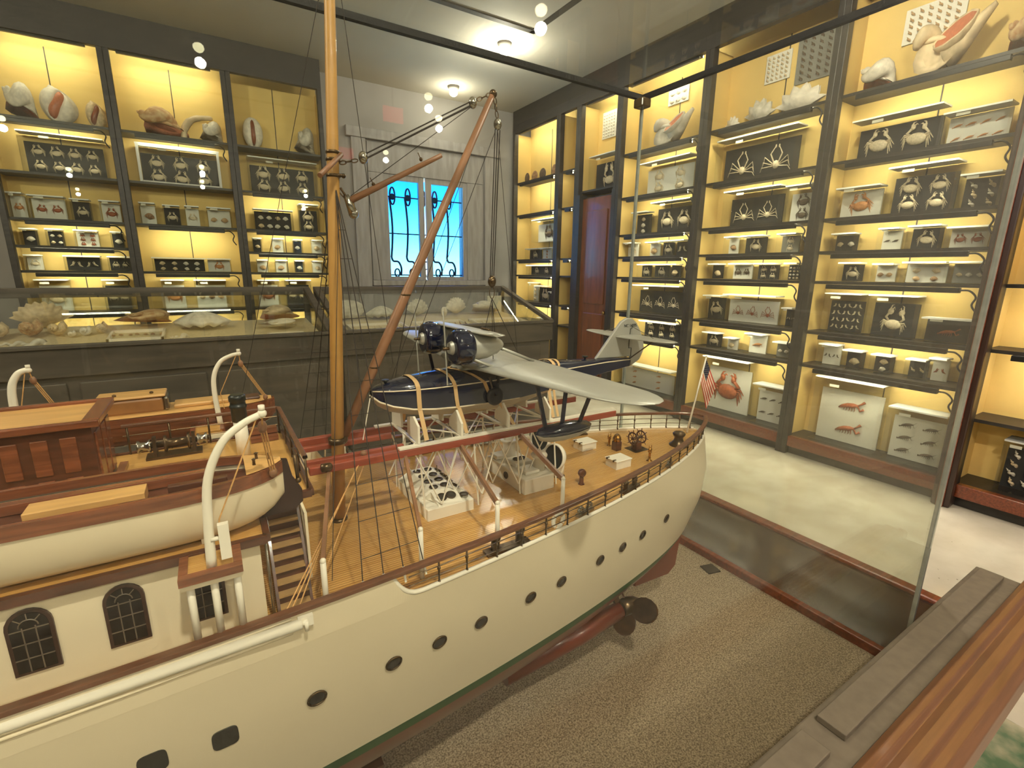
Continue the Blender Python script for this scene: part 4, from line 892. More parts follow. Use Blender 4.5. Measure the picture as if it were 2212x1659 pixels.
# stern post, rudder, shafts and propellers
MB().prism([(0.60, 0.352), (0.72, 0.352), (1.10, 0.47), (1.34, 0.56), (1.37, 0.67), (1.1, 0.62), (0.8, 0.5)], 'y', YC - 0.010, YC + 0.010).build('skeg', M_red, SHIP)
MB().prism([(1.13, 0.455), (1.30, 0.445), (1.335, 0.47), (1.345, 0.56), (1.33, 0.64), (1.15, 0.60)], 'y', YC - 0.008, YC + 0.008).build('rudder', M_red, SHIP, bevel=0.003)
def propeller(yc):
    c = Vector((0.99, yc, 0.508))
    MB().tube([(0.55, yc + (YC - yc) * 0.15, 0.470), (0.80, yc + (YC - yc) * 0.03, 0.492), (0.955, yc, 0.506)], [0.035, 0.033, 0.024], 12).build('shaft_bossing', M_red, SHIP)
    MB().bar((0.945, yc + (YC - yc) * 0.55, 0.60), (0.955, yc, 0.51), 0.022, 0.008).build('shaft_strut', M_bronze, SHIP)
    h = MB().lathe(c, [(0.024, -0.03), (0.026, 0), (0.02, 0.025), (0.008, 0.045), (0, 0.05)], 14, 'x').build('propeller_hub', M_bronze, SHIP)
    for a in (-1.2, -1.2 + 2 * pi / 3, -1.2 + 4 * pi / 3):
        mb = MB(); rad = Vector((0, math.sin(a), math.cos(a))); tan = Vector((0.55, math.cos(a) * 0.83, -math.sin(a) * 0.83))
        pts = []
        for k in range(16):
            t = 2 * pi * k / 16; pts.append(c + rad * (0.068 + 0.052 * math.cos(t)) + tan * (0.036 * math.sin(t)))
        nrm = rad.cross(tan).normalized() * 0.0025
        mb.add([p - nrm for p in pts] + [p + nrm for p in pts], [list(range(16))[::-1], list(range(16, 32))] + [(i, (i + 1) % 16, (i + 1) % 16 + 16, i + 16) for i in range(16)])
        mb.build('propeller_blade', mat('blade_bronze', (96, 62, 34), 0.3, 0.7, var=0.25), h)
propeller(0.89); propeller(1.11)

# portholes on both sides
PORTS = [0.076, 0.202, 0.29, 0.381, 0.507, 0.598, 0.731, 0.822, 0.914, 1.043]
def hull_frame(x, z, sd):
    y = YC + sd * half(x, z); e = 0.01
    tx = Vector((2 * e, sd * (half(x + e, z) - half(x - e, z)), 0)).normalized(); tz = Vector((0, sd * (half(x, z + e) - half(x, z - e)), 2 * e)).normalized()
    n = tx.cross(tz); n = n if n.y * sd > 0 else -n
    return Vector((x, y, z)), tx, tz, n.normalized()
def disc_on(c, tx, tz, n, r, h, name, m, parent, ring=None):
    N = 16; a = [c + (tx * math.cos(2 * pi * k / N) + tz * math.sin(2 * pi * k / N)) * r - n * 0.004 for k in range(N)]; b = [p + n * (h + 0.004) for p in a]
    o = MB().add(a + b, [list(range(N))[::-1], list(range(N, 2 * N))] + [(i, (i + 1) % N, (i + 1) % N + N, i + N) for i in range(N)]).build(name, m, parent)
    if ring: MB().tube([p + n * 0.001 for p in b], ring, 6, closed=True).build('port_rim', M_bronze, o)
    return o
for sd in (-1, 1):
    for i, x in enumerate(PORTS):
        disc_on(*hull_frame(x, 0.845 - 0.026 * i / 9, sd), 0.0138 - 0.0002 * i, 0.0012, 'porthole', M_port, SHIP, 0.0018)
    for x, z in ((-0.048, 0.847), (-0.13, 0.86), (-0.30, 0.86), (-0.42, 0.86)):
        c, tx, tz, n = hull_frame(x, z, sd); pts = []
        for k in range(24):
            t = 2 * pi * k / 24; f = lambda v: math.copysign(abs(v) ** 0.5, v)
            pts.append(c + tx * 0.0165 * f(math.cos(t)) + tz * 0.0195 * f(math.sin(t)) - n * 0.004)
        q = [p + n * 0.005 for p in pts]
        o = MB().add(pts + q, [list(range(24))[::-1], list(range(24, 48))] + [(i, (i + 1) % 24, (i + 1) % 24 + 24, i + 24) for i in range(24)]).build('square_port', M_port, SHIP)

# main deck
def edge(x, z=1.0, inset=0.0): return max(0.0, half(x, z) - inset)
XS = [-1.68 + 0.08 * k for k in range(16)] + [-0.4 + 0.05 * k for k in range(34)] + [1.30, 1.325, 1.35, 1.37, 1.385, 1.395, 1.402]
XS = sorted(set(round(x, 4) for x in XS))
mb = MB(); mb.grid(lambda i, j: (XS[i], YC + (j / 8 * 2 - 1) * edge(XS[i], 0.975, 0.004), ZD + 0.004 * (1 - (j / 4 - 1) ** 2)), len(XS), 9, smooth=False); mb.build('deck', M_deck, SHIP)
# bulwark: tall amidships, scooped down to a low lip aft of the boats
def bul(x):
    if x < 0.20: return 1.020
    if x > 0.262: return 0.973
    t = (x - 0.20) / 0.062; return 1.020 - 0.047 * (1 - (1 - t) ** 3)
XB = sorted(set(XS + [0.2 + 0.004 * k for k in range(17)]))
for sd in (-1, 1):
    mb = MB()
    def bp(i, j):
        x = XB[i]; h = bul(x); ins = (0, 0, 0.007, 0.007, 0)[j]; z = (0.9655, h, h, ZD - 0.004, 0.9655)[j]
        return (x, YC + sd * edge(x, z, ins - 0.0002), z)
    mb.grid(bp, len(XB), 5, smooth=False); mb.build('bulwark', M_hull, SHIP)
    mb = MB(); pts = [(x, YC + sd * edge(x, 0.99, 0.003), bul(x) + 0.002) for x in XB if 0.19 < x < 1.40]; mb.tube(pts, 0.0042, 8); mb.build('bulwark_lip', M_white, SHIP)
# cap rail all round the stern
def rail_pts(z, off=0.0, x0=-1.65, n=60):
    out = []
    for k in range(n + 1):
        s = k / n; x = x0 + (1.402 - x0) * (1 - (1 - s) ** 1.6); out.append((x, edge(x, 1.0, off)))
    return out
RZ = 1.026
def sweep_rect(name, path, w, h, m, parent):
    mb = MB(); n = len(path)
    def fr(i):
        a = Vector(path[max(i - 1, 0)]); b = Vector(path[min(i + 1, n - 1)]); d = b - a; d.z = 0; d.normalize(); return Vector((-d.y, d.x, 0))
    def pt(i, j):
        p = Vector(path[i]); a = fr(i); u, v = ((-1, -1), (1, -1), (1, 1), (-1, 1), (-1, -1))[j]
        return p + a * u * w / 2 + Vector((0, 0, v * h / 2))
    mb.grid(pt, n, 5, smooth=False); return mb.build(name, m, parent, bevel=0.0012)
rp = rail_pts(RZ)
path = [(x, YC - e, RZ) for x, e in rp] + [(x, YC + e, RZ) for x, e in rp[::-1]]
sweep_rect('cap_rail', path, 0.013, 0.0075, M_rail, SHIP)
for h in (0.991, 1.008):
    q = [(x, e) for x, e in rail_pts(h, 0.004) if x > 0.22]
    MB().tube([(x, YC - e, h) for x, e in q] + [(x, YC + e, h) for x, e in q[::-1]], 0.0011, 5).build('rail_wire', M_bronze, SHIP)
for x in (0.285, 0.341, 0.407, 0.467, 0.532, 0.595, 0.66, 0.722, 0.785, 0.847, 0.906, 0.968, 1.03, 1.09, 1.152, 1.21, 1.265, 1.315, 1.355, 1.385):
    for sd in (-1, 1):
        y = YC + sd * edge(x, 1.0, 0.004)
        MB().tube([(x, y, 0.974), (x, y, RZ - 0.003)], 0.0018, 6).lathe((x, y, 0.974), [(0.004, 0), (0.004, 0.003), (0.002, 0.006)], 8).lathe((x, y, 1.004), [(0.002, -0.004), (0.0034, 0), (0.002, 0.004)], 8).build('rail_stanchion', M_bronze, SHIP)
# long white boat boom along the side with its bracket, two mouldings
MB().tube([(-0.95, 0.6545, 1.008), (0.062, 0.6545, 1.008)], 0.0075, 12).build('side_boom', M_white, SHIP)
br = MB(); br.box(0.058, 0.078, 0.655, 0.668, 1.0, 1.016); br.tube([(0.062, 0.6545, 1.008), (0.070, 0.6545, 1.008)], 0.004, 8); br.tube([(0.068, 0.652, 1.010), (0.068, 0.652, 0.996)], 0.003, 6); br.build('boom_bracket', M_white, SHIP)
for z in (1.016, 1.000, 0.993):
    MB().tube([(x, YC - half(x, 0.99) - 0.001, z) for x in [-1.2 + 0.05 * k for k in range(26)]], 0.0028, 6).build('side_moulding', M_hull, SHIP)

# ---- deckhouse with arched windows, boat deck above
def deckhouse():
    h = MB(); h.box(-1.10, 0.024, 0.722, 1.195, ZD, 1.118); hs = h.build('deckhouse', M_hull, SHIP)
    for x in (-0.575, -0.488, -0.402, -0.313, -0.2245, -0.135, -0.046):
        w, z0, z1 = 0.0215, 1.018, 1.104
        def arch(r, n=10): return [(x - r, z0 + (0.0215 - r))] + [(x + r, z0 + (0.0215 - r))] + [(x + r * math.cos(pi * k / n), z1 - w + r * math.sin(pi * k / n)) for k in range(n + 1)]
        fr = MB().prism(arch(w), 'y', 0.7185, 0.7225).build('arched_window', mat('dark_window_frame', (58, 34, 24), 0.35), SHIP)
        MB().prism(arch(w - 0.004), 'y', 0.7175, 0.7188).build('pane', M_win, fr)
        mt = MB()
        for dx in (-0.006, 0.006): mt.bar((x + dx, 0.7172, z0 + 0.004), (x + dx, 0.7172, z1 - 0.022), 0.0012)
        for dz in (0.022, 0.042, 0.061): mt.bar((x - w + 0.004, 0.7172, z0 + dz), (x + w - 0.004, 0.7172, z0 + dz), 0.0012)
        mt.tube([(x + 0.009 * math.cos(pi * k / 8), 0.7172, z1 - w + 0.009 * math.sin(pi * k / 8)) for k in range(9)], 0.0007, 4)
        for a in (0.8, pi / 2, pi - 0.8): mt.bar((x + 0.009 * math.cos(a), 0.7172, z1 - w + 0.009 * math.sin(a)), (x + 0.017 * math.cos(a), 0.7172, z1 - w + 0.017 * math.sin(a)), 0.001)
        mt.build('muntins', mat('grey_muntin', (112, 98, 82), 0.4), fr)
    bd = [(-1.12, 0.712), (0.034, 0.712), (0.034, 0.835), (0.115, 0.835), (0.115, 1.205), (-1.12, 1.205)]
    MB().prism(bd, 'z', 1.1185, ZB).build('boat_deck', [M_deck_up], SHIP)
    e = [(-1.12, 0.712), (0.034, 0.712), (0.034, 0.835), (0.115, 0.835), (0.115, 1.205), (-1.12, 1.205)]
    for i, (a, b) in enumerate(zip(e, e[1:])): MB().bar((*a, 1.1225), (*b, 1.1225), 0.009, 0.012).build('deck_edge', M_wood_d, SHIP)
deckhouse()
# davit platforms on three columns
def platform(xc, sd):
    y0, y1 = YC + sd * 0.345, YC + sd * 0.282
    ya, yb = min(y0, y1), max(y0, y1)
    p = box('davit_platform', M_hull, SHIP, xc - 0.036, xc + 0.034, ya, yb, 1.108, 1.117)
    box('platform_deck', M_deck_up, p, xc - 0.03, xc + 0.028, ya + 0.006, yb - 0.002, 1.1172, 1.1252)
    for q in ((xc - 0.036, xc + 0.034, y0 - 0.006, y0 + 0.006), (xc - 0.036, xc - 0.026, ya + 0.0065, yb), (xc + 0.024, xc + 0.034, ya + 0.0065, yb)): box('platform_edge', M_wood, p, *q[:2], *q[2:], 1.1175, 1.1275)
    for dx in (-0.026, 0.0, 0.026): MB().tube([(xc + dx, y0 - sd * 0.012, 1.029), (xc + dx, y0 - sd * 0.012, 1.108)], 0.0045, 8).build('column', M_white, SHIP)
for sd in (-1, 1):
    for xc in (-0.034, -0.46): platform(xc, sd)

def davit(pts, rs, block, foot, loops):
    p = smoothpath(pts, 5); d = MB().tube(p, [rs[0] + (rs[1] - rs[0]) * k / (len(p) - 1) for k in range(len(p))], 10).build('davit', M_white, SHIP)
    e = Vector(pts[-1]); MB().ball(e, 0.006, 8, 6).tube([e + Vector((0, 0, 0.004)), e + Vector((0, 0, 0.011))], 0.004, 8).build('davit_head', M_white, d)
    b = Vector(block); f = Vector(foot)
    MB().ball(b, (0.006, 0.004, 0.009), 8, 6).ball(f, (0.006, 0.004, 0.008), 8, 6).build('tackle_block', M_spar2, d)
    m = MB()
    for o in (-0.003, 0, 0.003): m.tube([b + Vector((o, 0, 0)), f + Vector((o, 0, 0))], 0.0010, 5)
    m.tube([e, b], 0.0012, 5); m.tube([e + Vector((-0.006, 0, -0.004)), Vector(pts[1]) + Vector((0.012, -0.003, 0)), Vector(pts[0]) + Vector((0.012, -0.003, 0.04))], 0.0010, 5)
    m.build('tackle_rope', M_rope, d)
ny = 0.667
davit([(-0.034, ny, 1.125), (-0.031, ny, 1.19), (-0.025, ny, 1.245), (-0.006, ny, 1.288), (0.018, ny, 1.309), (0.042, ny, 1.320)], (0.0062, 0.0042), (0.042, 0.685, 1.297), (0.052, 0.725, 1.215), 0)
MB().tube([(-0.031, ny - 0.004, 1.165), (-0.018, ny - 0.004, 1.165)], 0.003, 6).box(-0.022, -0.010, ny - 0.012, ny - 0.004, 1.138, 1.186).build('davit_winch', M_white, SHIP)
davit([(-0.46, ny, 1.125), (-0.457, ny, 1.19), (-0.451, ny, 1.245), (-0.432, ny, 1.288), (-0.408, ny, 1.309), (-0.384, ny, 1.320)], (0.0062, 0.0042), (-0.384, 0.685, 1.297), (-0.374, 0.725, 1.215), 0)
fy = 1.333
davit([(-0.008, fy, 1.125), (-0.012, fy, 1.205), (-0.008, fy, 1.25), (0.008, fy, 1.281), (0.03, fy, 1.294), (0.048, fy, 1.298)], (0.0062, 0.0042), (0.050, 1.34, 1.272), (0.098, 1.36, 1.176), 0)
davit([(-0.36, fy, 1.125), (-0.36, fy, 1.22), (-0.356, fy, 1.262), (-0.345, fy, 1.285), (-0.335, fy, 1.292), (-0.327, fy, 1.293)], (0.0075, 0.0055), (-0.325, 1.34, 1.27), (-0.298, 1.36, 1.19), 0)

# ---- cabin on the boat deck
def cabin():
    x0, x1, y0, y1, zt = -0.90, -0.182, 0.975, 1.118, 1.262
    c = box('cabin', M_wood_d, SHIP, x0, x1, y0, y1, ZB, zt - 0.008)
    box('cabin_roof', M_roof, SHIP, x0 - 0.006, x1 + 0.004, y0 - 0.004, y1 + 0.004, zt - 0.008, zt - 0.004)
    for q in ((x0 - 0.01, x1 + 0.012, y0 - 0.012, y0 - 0.002), (x0 - 0.01, x1 + 0.012, y1 + 0.002, y1 + 0.012), (x1 - 0.010, x1 + 0.012, y0 - 0.0015, y1 + 0.0015)): box('roof_moulding', M_wood, SHIP, *q, zt - 0.010, zt + 0.002, bevel=0.002)
    for k in range(16):
        x = x1 - 0.040 - k * 0.034
        box('cabin_panel', M_wood, c, x, x + 0.020, y0 - 0.003, y0 + 0.001, ZB + 0.055, zt - 0.024, bevel=0.0015)
        box('cabin_panel', M_wood, c, x, x + 0.020, y0 - 0.003, y0 + 0.001, ZB + 0.012, ZB + 0.046, bevel=0.0015)
    for k in range(3):
        y = y0 + 0.012 + k * 0.043; box('cabin_panel', M_wood, c, x1 - 0.001, x1 + 0.003, y, y + 0.034, ZB + 0.015, zt - 0.024, bevel=0.0015)
    box('cabin_sill', M_wood, c, x0, x1 + 0.016, y0 - 0.014, y0 - 0.0035, ZB, ZB + 0.009)
    box('cabin_sill', M_wood, c, x1 + 0.0035, x1 + 0.016, y0 - 0.003, y1 + 0.014, ZB, ZB + 0.009)
cabin()
# ---- boat winch, ventilator, boat deck rail
def winch():
    w = MB().tube([(-0.150, 1.155, 1.150), (-0.030, 1.152, 1.152)], 0.0055, 10).build('winch_shaft', M_bronze, SHIP)
    for a, b, r in ((-0.152, -0.130, 0.013), (-0.052, -0.034, 0.012)): MB().lathe((a, 1.154, 1.151), [(r, 0), (r, 0.003), (r * 0.7, 0.006), (r * 0.7, b - a - 0.006), (r, b - a - 0.003), (r, b - a)], 14, 'x').build('winch_drum', M_steel, w)
    MB().lathe((-0.108, 1.154, 1.151), [(0.017, 0), (0.017, 0.004), (0.009, 0.006), (0.009, 0.038), (0.017, 0.040), (0.017, 0.044)], 16, 'x').build('winch_barrel', M_bronze, w)
    for x in (-0.124, -0.058): MB().prism([(1.140, ZB), (1.172, ZB), (1.162, 1.168), (1.148, 1.168)], 'x', x - 0.003, x + 0.003).build('winch_bracket', M_bronze, w)
    box('winch_bed', M_bronze, w, -0.14, -0.045, 1.138, 1.174, ZB, ZB + 0.005)
winch()
MB().tube([(0.028, 1.075, ZB), (0.027, 1.075, 1.20)], 0.0125, 14).build('ventilator_pipe', M_white, SHIP)
MB().lathe((0.027, 1.075, 1.20), [(0.0125, 0), (0.014, 0.001), (0.014, 0.028), (0.0155, 0.029), (0.0155, 0.034), (0.014, 0.035), (0.014, 0.042), (0.0155, 0.043), (0.0155, 0.052), (0.012, 0.056)], 18).build('ventilator_top', M_vent, SHIP)
def boat_rail():
    zt = 1.186
    sweep_rect('boat_deck_rail', [(-0.178, 1.200, zt), (0.105, 1.200, zt), (0.111, 1.194, zt)] + [(0.111, 1.194 - 0.05 * k, zt) for k in range(1, 7)] + [(0.111, 0.842, zt)], 0.008, 0.006, M_rail, SHIP)
    for x, y in [(-0.17, 1.20), (-0.10, 1.20), (-0.03, 1.20), (0.04, 1.20), (0.108, 1.198), (0.111, 1.11), (0.111, 1.02), (0.111, 0.93), (0.111, 0.845)]:
        MB().tube([(x, y, ZB), (x, y, zt - 0.003)], 0.0022, 6).build('boat_deck_stanchion', M_bronze, SHIP)
    for z in (1.145, 1.165): MB().tube([(-0.178, 1.20, z), (0.109, 1.20, z), (0.111, 1.197, z), (0.111, 0.845, z)], 0.0011, 5).build('boat_deck_wire', M_bronze, SHIP)
    for z in (1.126, 1.14): box('skid_beam', M_wood, SHIP, 0.045, 0.10, 1.145 + (z - 1.126), 1.165 + (z - 1.126), z, z + 0.012)
boat_rail()
# ---- stairs down to the main deck
def stairs():
    t = MB()
    for x in (0.041, 0.089): t.bar((x, 0.828, 1.119), (x, 0.742, 0.972), 0.014, 0.004, upv=(1, 0, 0))
    st = t.build('stair_stringer', M_wood_d, SHIP)
    for k in range(9):
        f = (k + 0.5) / 9; y = 0.828 - 0.086 * f; z = 1.119 - 0.147 * f
        box('stair_tread', mat('pale_tread', (176, 140, 92), 0.5), SHIP, 0.043, 0.087, y - 0.009, y + 0.006, z - 0.0015, z + 0.0015)
        box('stair_riser', M_wood_d, SHIP, 0.043, 0.087, y - 0.003, y + 0.001, z - 0.016, z - 0.0016)
    MB().tube([(0.033, 0.73, 0.972), (0.033, 0.745, 1.115)], 0.0022, 6).build('stair_handrail', M_steel, SHIP)
    box('stair_side_panel', M_hull, SHIP, 0.093, 0.097, 0.772, 0.834, 1.0, 1.118)
stairs()

# ---- deck fittings aft
def skylight():
    x0, x1, y0, y1 = 0.350, 0.462, 0.892, 1.085
    b = box('skylight_box', M_white, SHIP, x0, x1, y0, y1, ZD, ZD + 0.030, bevel=0.002)
    zt = ZD + 0.030
    MB().prism([(x0 + 0.003, zt), (x1 - 0.003, zt), (x1 - 0.028, zt + 0.016), (x0 + 0.03, zt + 0.016)], 'y', y0 + 0.05, y1 - 0.004).build('skylight_ridge', M_white, SHIP)
    MB().prism([(y0 + 0.003, zt), (y0 + 0.049, zt + 0.016), (y0 + 0.049, zt)], 'x', x0 + 0.028, x1 - 0.026).build('skylight_flap', M_white, SHIP)
    for sx, xa, xb in ((0, x0 + 0.03, x0 + 0.003), (1, x1 - 0.028, x1 - 0.003)): pass
    # round lights on the top and slopes
    for i in range(4):
        y = y0 + 0.068 + i * 0.034
        for x in (x0 + 0.043, x0 + 0.070):
            disc_on(Vector((x, y, zt + 0.0155)), Vector((1, 0, 0)), Vector((0, 1, 0)), Vector((0, 0, 1)), 0.0095, 0.0012, 'round_light', M_port, b, 0.0012)
        n = Vector((16, 0, 25)).normalized(); u = Vector((25, 0, -16)).normalized()
        disc_on(Vector((x1 - 0.0155, y, zt + 0.0085)), u, Vector((0, 1, 0)), n, 0.009, 0.0012, 'round_light', M_port, b, 0.0012)
    n = Vector((0, -16, 46)).normalized(); u = Vector((0, 46, 16)).normalized()
    for x in (x0 + 0.045, x1 - 0.045): disc_on(Vector((x, y0 + 0.026, zt + 0.0085)), Vector((1, 0, 0)), u, n, 0.0105, 0.0012, 'round_light', M_port, b, 0.0012)
    disc_on(Vector((x1 - 0.014, y0 + 0.022, zt + 0.004)), Vector((1, 0, 0)), Vector((0, 1, 0)), Vector((0, 0, 1)), 0.0095, 0.0012, 'round_light', M_steel, b, 0.0012)
    for y in (y0 + 0.082, y0 + 0.146): MB().tube([(x1 - 0.027, y, zt), (x1 - 0.027, y, zt + 0.034)], 0.0012, 5).build('latch_rod', M_bronze, b)
skylight()
def house2():
    x0, x1, y0, y1 = 0.600, 0.690, 0.892, 1.080
    zt = ZD + 0.042
    b = box('engine_hatch', M_white, SHIP, x0, x1, y0, y1, ZD, zt, bevel=0.003)
    box('hatch_lid', M_white, b, x0 + 0.022, x1 - 0.016, y0 + 0.075, y0 + 0.125, zt, zt + 0.011, bevel=0.002)
    for x in (x0 + 0.040, x1 - 0.032): disc_on(Vector((x, y0 + 0.100, zt + 0.011)), Vector((1, 0, 0)), Vector((0, 1, 0)), Vector((0, 0, 1)), 0.0095, 0.001, 'round_light', M_port, b, 0.0012)
    box('hatch_step', M_white, b, x0 + 0.018, x1 - 0.030, y0 + 0.022, y0 + 0.065, zt, zt + 0.008, bevel=0.002)
    box('hatch_step', M_white, b, x0 + 0.006, x1 - 0.040, y1 - 0.044, y1 - 0.008, zt, zt + 0.010, bevel=0.002)
    MB().lathe((x1 - 0.020, y0 + 0.040, zt), [(0.015, 0), (0.015, 0.034), (0.020, 0.035), (0.021, 0.040), (0.017, 0.046), (0, 0.048)], 18).build('mushroom_vent', M_white, b)
    MB().lathe((x0 + 0.050, y1 - 0.035, zt), [(0.020, 0), (0.018, 0.01), (0.017, 0.038), (0.024, 0.046), (0.026, 0.05), (0.014, 0.05), (0.012, 0.042), (0, 0.04)], 18).build('funnel_vent', M_white, b)
    disc_on(Vector((x0, y0 + 0.085, ZD + 0.024)), Vector((0, 1, 0)), Vector((0, 0, 1)), Vector((-1, 0, 0)), 0.0085, 0.0012, 'round_light', M_bronze, b, 0.0012)
    for dx in (-0.02, 0, 0.02): MB().tube([(x0 + 0.042 + dx, y0 + 0.002, ZD + 0.002), (x0 + 0.042 + dx * 2.2, y0 - 0.001, zt + 0.05)], 0.001, 5)
house2()
def cowl(x, y, h):
    c = MB(); c.tube([(x, y, ZD), (x, y, ZD + h * 0.4), (x, y, ZD + h * 0.75)], [0.016, 0.017, 0.014], 16)
    o = c.build('cowl_ventilator', M_white, SHIP)
    n = Vector((-0.86, -0.30, 0.18)).normalized(); a = n.cross(Vector((0, 0, 1))).normalized(); b = a.cross(n)
    ctr = Vector((x - 0.023, y - 0.008, ZD + h * 0.80))
    m = MB(); R = 0.032
    def pt(i, j):
        t = 2 * pi * i / 24; r, d = ((0.004, 0.028), (R * 0.75, 0.026), (R, 0.010), (R * 1.02, -0.004), (R * 0.93, -0.004), (R * 0.9, 0.004))[j]
        return ctr + (a * math.cos(t) * r + b * math.sin(t) * r * 1.12) - n * d
    m.grid(pt, 24, 6, closeu=True); m.build('cowl_bell', M_white, o)
    m = MB(); m.grid(lambda i, j: ctr + (a * math.cos(2 * pi * i / 24) + b * math.sin(2 * pi * i / 24) * 1.12) * R * 0.91 * (1 - j * 0.98) - n * (0.002 + 0.006 * j), 24, 2, closeu=True); m.build('cowl_mouth', M_vent, o)
    MB().lathe((x, y, ZD), [(0.019, 0), (0.019, 0.004), (0.015, 0.006)], 16).build('cowl_base', M_bronze, o)
cowl(0.742, 0.945, 0.078); cowl(0.790, 1.075, 0.080)
def hatch(x0, y0):
    b = box('deck_locker', M_white, SHIP, x0, x0 + 0.056, y0, y0 + 0.044, ZD + 0.002, ZD + 0.024, bevel=0.001)
    box('locker_lid', M_white, b, x0 - 0.002, x0 + 0.058, y0 - 0.002, y0 + 0.046, ZD + 0.0245, ZD + 0.028, bevel=0.001)
    for dx in (0.006, 0.044): pass
    for dy in (0.008, 0.034): box('hinge', M_bronze, b, x0 - 0.004, x0 + 0.006, y0 + dy, y0 + dy + 0.004, ZD + 0.024, ZD + 0.0295)
hatch(0.912, 1.046); hatch(0.903, 0.891)
def wheel():
    w = box('wheel_stand', M_wood_d, SHIP, 1.062, 1.084, 0.970, 0.992, ZD, ZD + 0.026, bevel=0.001)
    box('wheel_grating', M_bronze, w, 1.045, 1.105, 0.955, 1.005, ZD + 0.0005, ZD + 0.004)
    for x in (1.056, 1.092):
        c = Vector((x, 0.981, ZD + 0.040)); m = MB()
        m.tube([c + Vector((0, math.cos(2 * pi * k / 24), math.sin(2 * pi * k / 24))) * 0.0185 for k in range(24)], 0.0026, 6, closed=True)
        for k in range(8):
            d = Vector((0, math.cos(pi * k / 4), math.sin(pi * k / 4))); m.tube([c + d * 0.003, c + d * 0.017], 0.0013, 5); m.tube([c + d * 0.020, c + d * 0.028], [0.0015, 0.0011], 5)
        m.lathe(c, [(0.005, -0.003), (0.005, 0.003)], 10, 'x'); m.build('steering_wheel', M_wood_d, w)
    MB().tube([(1.054, 0.981, ZD + 0.04), (1.094, 0.981, ZD + 0.04)], 0.0035, 8).build('wheel_axle', M_bronze, w)
    # binnacle
    b = box('binnacle', M_wood_d, SHIP, 1.003, 1.025, 0.995, 1.017, ZD, ZD + 0.032, bevel=0.002)
    MB().lathe((1.014, 1.006, ZD + 0.032), [(0.012, 0), (0.0125, 0.006), (0.011, 0.014), (0.006, 0.020), (0, 0.022)], 16).build('binnacle_dome', M_brass, b)
    for a in range(8): MB().tube([(1.014 + 0.0126 * math.cos(a * pi / 4) * math.sin(q), 1.006 + 0.0126 * math.sin(a * pi / 4) * math.sin(q), ZD + 0.034 + 0.021 * math.cos(q)) for q in (0.1, 0.6, 1.1, 1.5)], 0.0009, 4).build('binnacle_rib', M_bronze, b)
    for x, y, h in ((1.036, 0.894, 0.040), (1.02, 1.045, 0.036)):
        t = MB().lathe((x, y, ZD), [(0.009, 0), (0.009, 0.003), (0.004, 0.006), (0.0034, h * 0.7), (0.006, h * 0.74), (0.004, h * 0.8)], 12).ball((x, y, ZD + h * 0.9), (0.007, 0.005, 0.007), 10, 8); t.tube([(x - 0.005, y, ZD + h * 0.9), (x - 0.005, y, ZD + h * 1.25)], 0.001, 5); t.tube([(x + 0.005, y, ZD + h * 0.9), (x + 0.005, y, ZD + h * 1.25)], 0.001, 5)
        t.build('telegraph', M_brass, SHIP)
    p = MB().lathe((0.762, 0.872, ZD), [(0.009, 0), (0.0085, 0.004), (0.006, 0.008), (0.0055, 0.024), (0.0065, 0.026)], 14).build('hose_post', M_wood_d, SHIP)
    MB().lathe((0.762, 0.865, ZD + 0.034), [(0.009, 0), (0.0105, 0.003), (0.0105, 0.009), (0.009, 0.012)], 14, 'y').build('hose_reel', M_wood_d, p)
    MB().lathe((1.215, 0.938, ZD), [(0.028, 0), (0.028, 0.006), (0.022, 0.010), (0.015, 0.020), (0.013, 0.030), (0.018, 0.036), (0.020, 0.042), (0.015, 0.047), (0, 0.048)], 20).build('capstan', M_bronze, SHIP)
wheel()
def bollard(x, y, s=1.0, ang=0.0):
    b = MB(); ca, sa = math.cos(ang), math.sin(ang)
    for o in (-0.028 * s, 0.028 * s): b.lathe((x + o * ca, y + o * sa, ZD + 0.003), [(0.010 * s, 0), (0.0085 * s, 0.004), (0.0085 * s, 0.026 * s), (0.0105 * s, 0.027 * s), (0.0105 * s, 0.032 * s), (0, 0.033 * s)], 14)
    b.bar((x - 0.05 * s * ca, y - 0.05 * s * sa, ZD + 0.003), (x + 0.05 * s * ca, y + 0.05 * s * sa, ZD + 0.003), 0.022 * s, 0.006); return b.build('bollard', M_bronze, SHIP)
bollard(0.448, 0.722, 1.0); bollard(0.852, 0.790, 0.75, 0.25); bollard(0.490, 1.285, 1.0); bollard(1.0, 1.18, 0.75, -0.25)
def fairlead(x, y, ang, s=1.0):
    f = MB(); ca, sa = math.cos(ang), math.sin(ang); c = Vector((x, y, ZD + 0.004))
    f.bar(c - Vector((0.028 * s * ca, 0.028 * s * sa, 0)), c + Vector((0.028 * s * ca, 0.028 * s * sa, 0)), 0.012, 0.006)
    for o in (-0.016, 0.016): f.tube([c + Vector((o * s * ca + 0.009 * s * math.cos(2 * pi * k / 12) * ca, o * s * sa + 0.009 * s * math.cos(2 * pi * k / 12) * sa, 0.008 + 0.008 * s * math.sin(2 * pi * k / 12))) for k in range(12)], 0.0034 * s, 6, closed=True)
    f.build('fairlead', M_steel, SHIP)
fairlead(0.672, 0.752, 0.24); fairlead(1.06, 0.842, 0.42, 0.7); fairlead(0.676, 1.255, -0.2, 1.2); fairlead(0.80, 1.24, -0.3, 0.8)
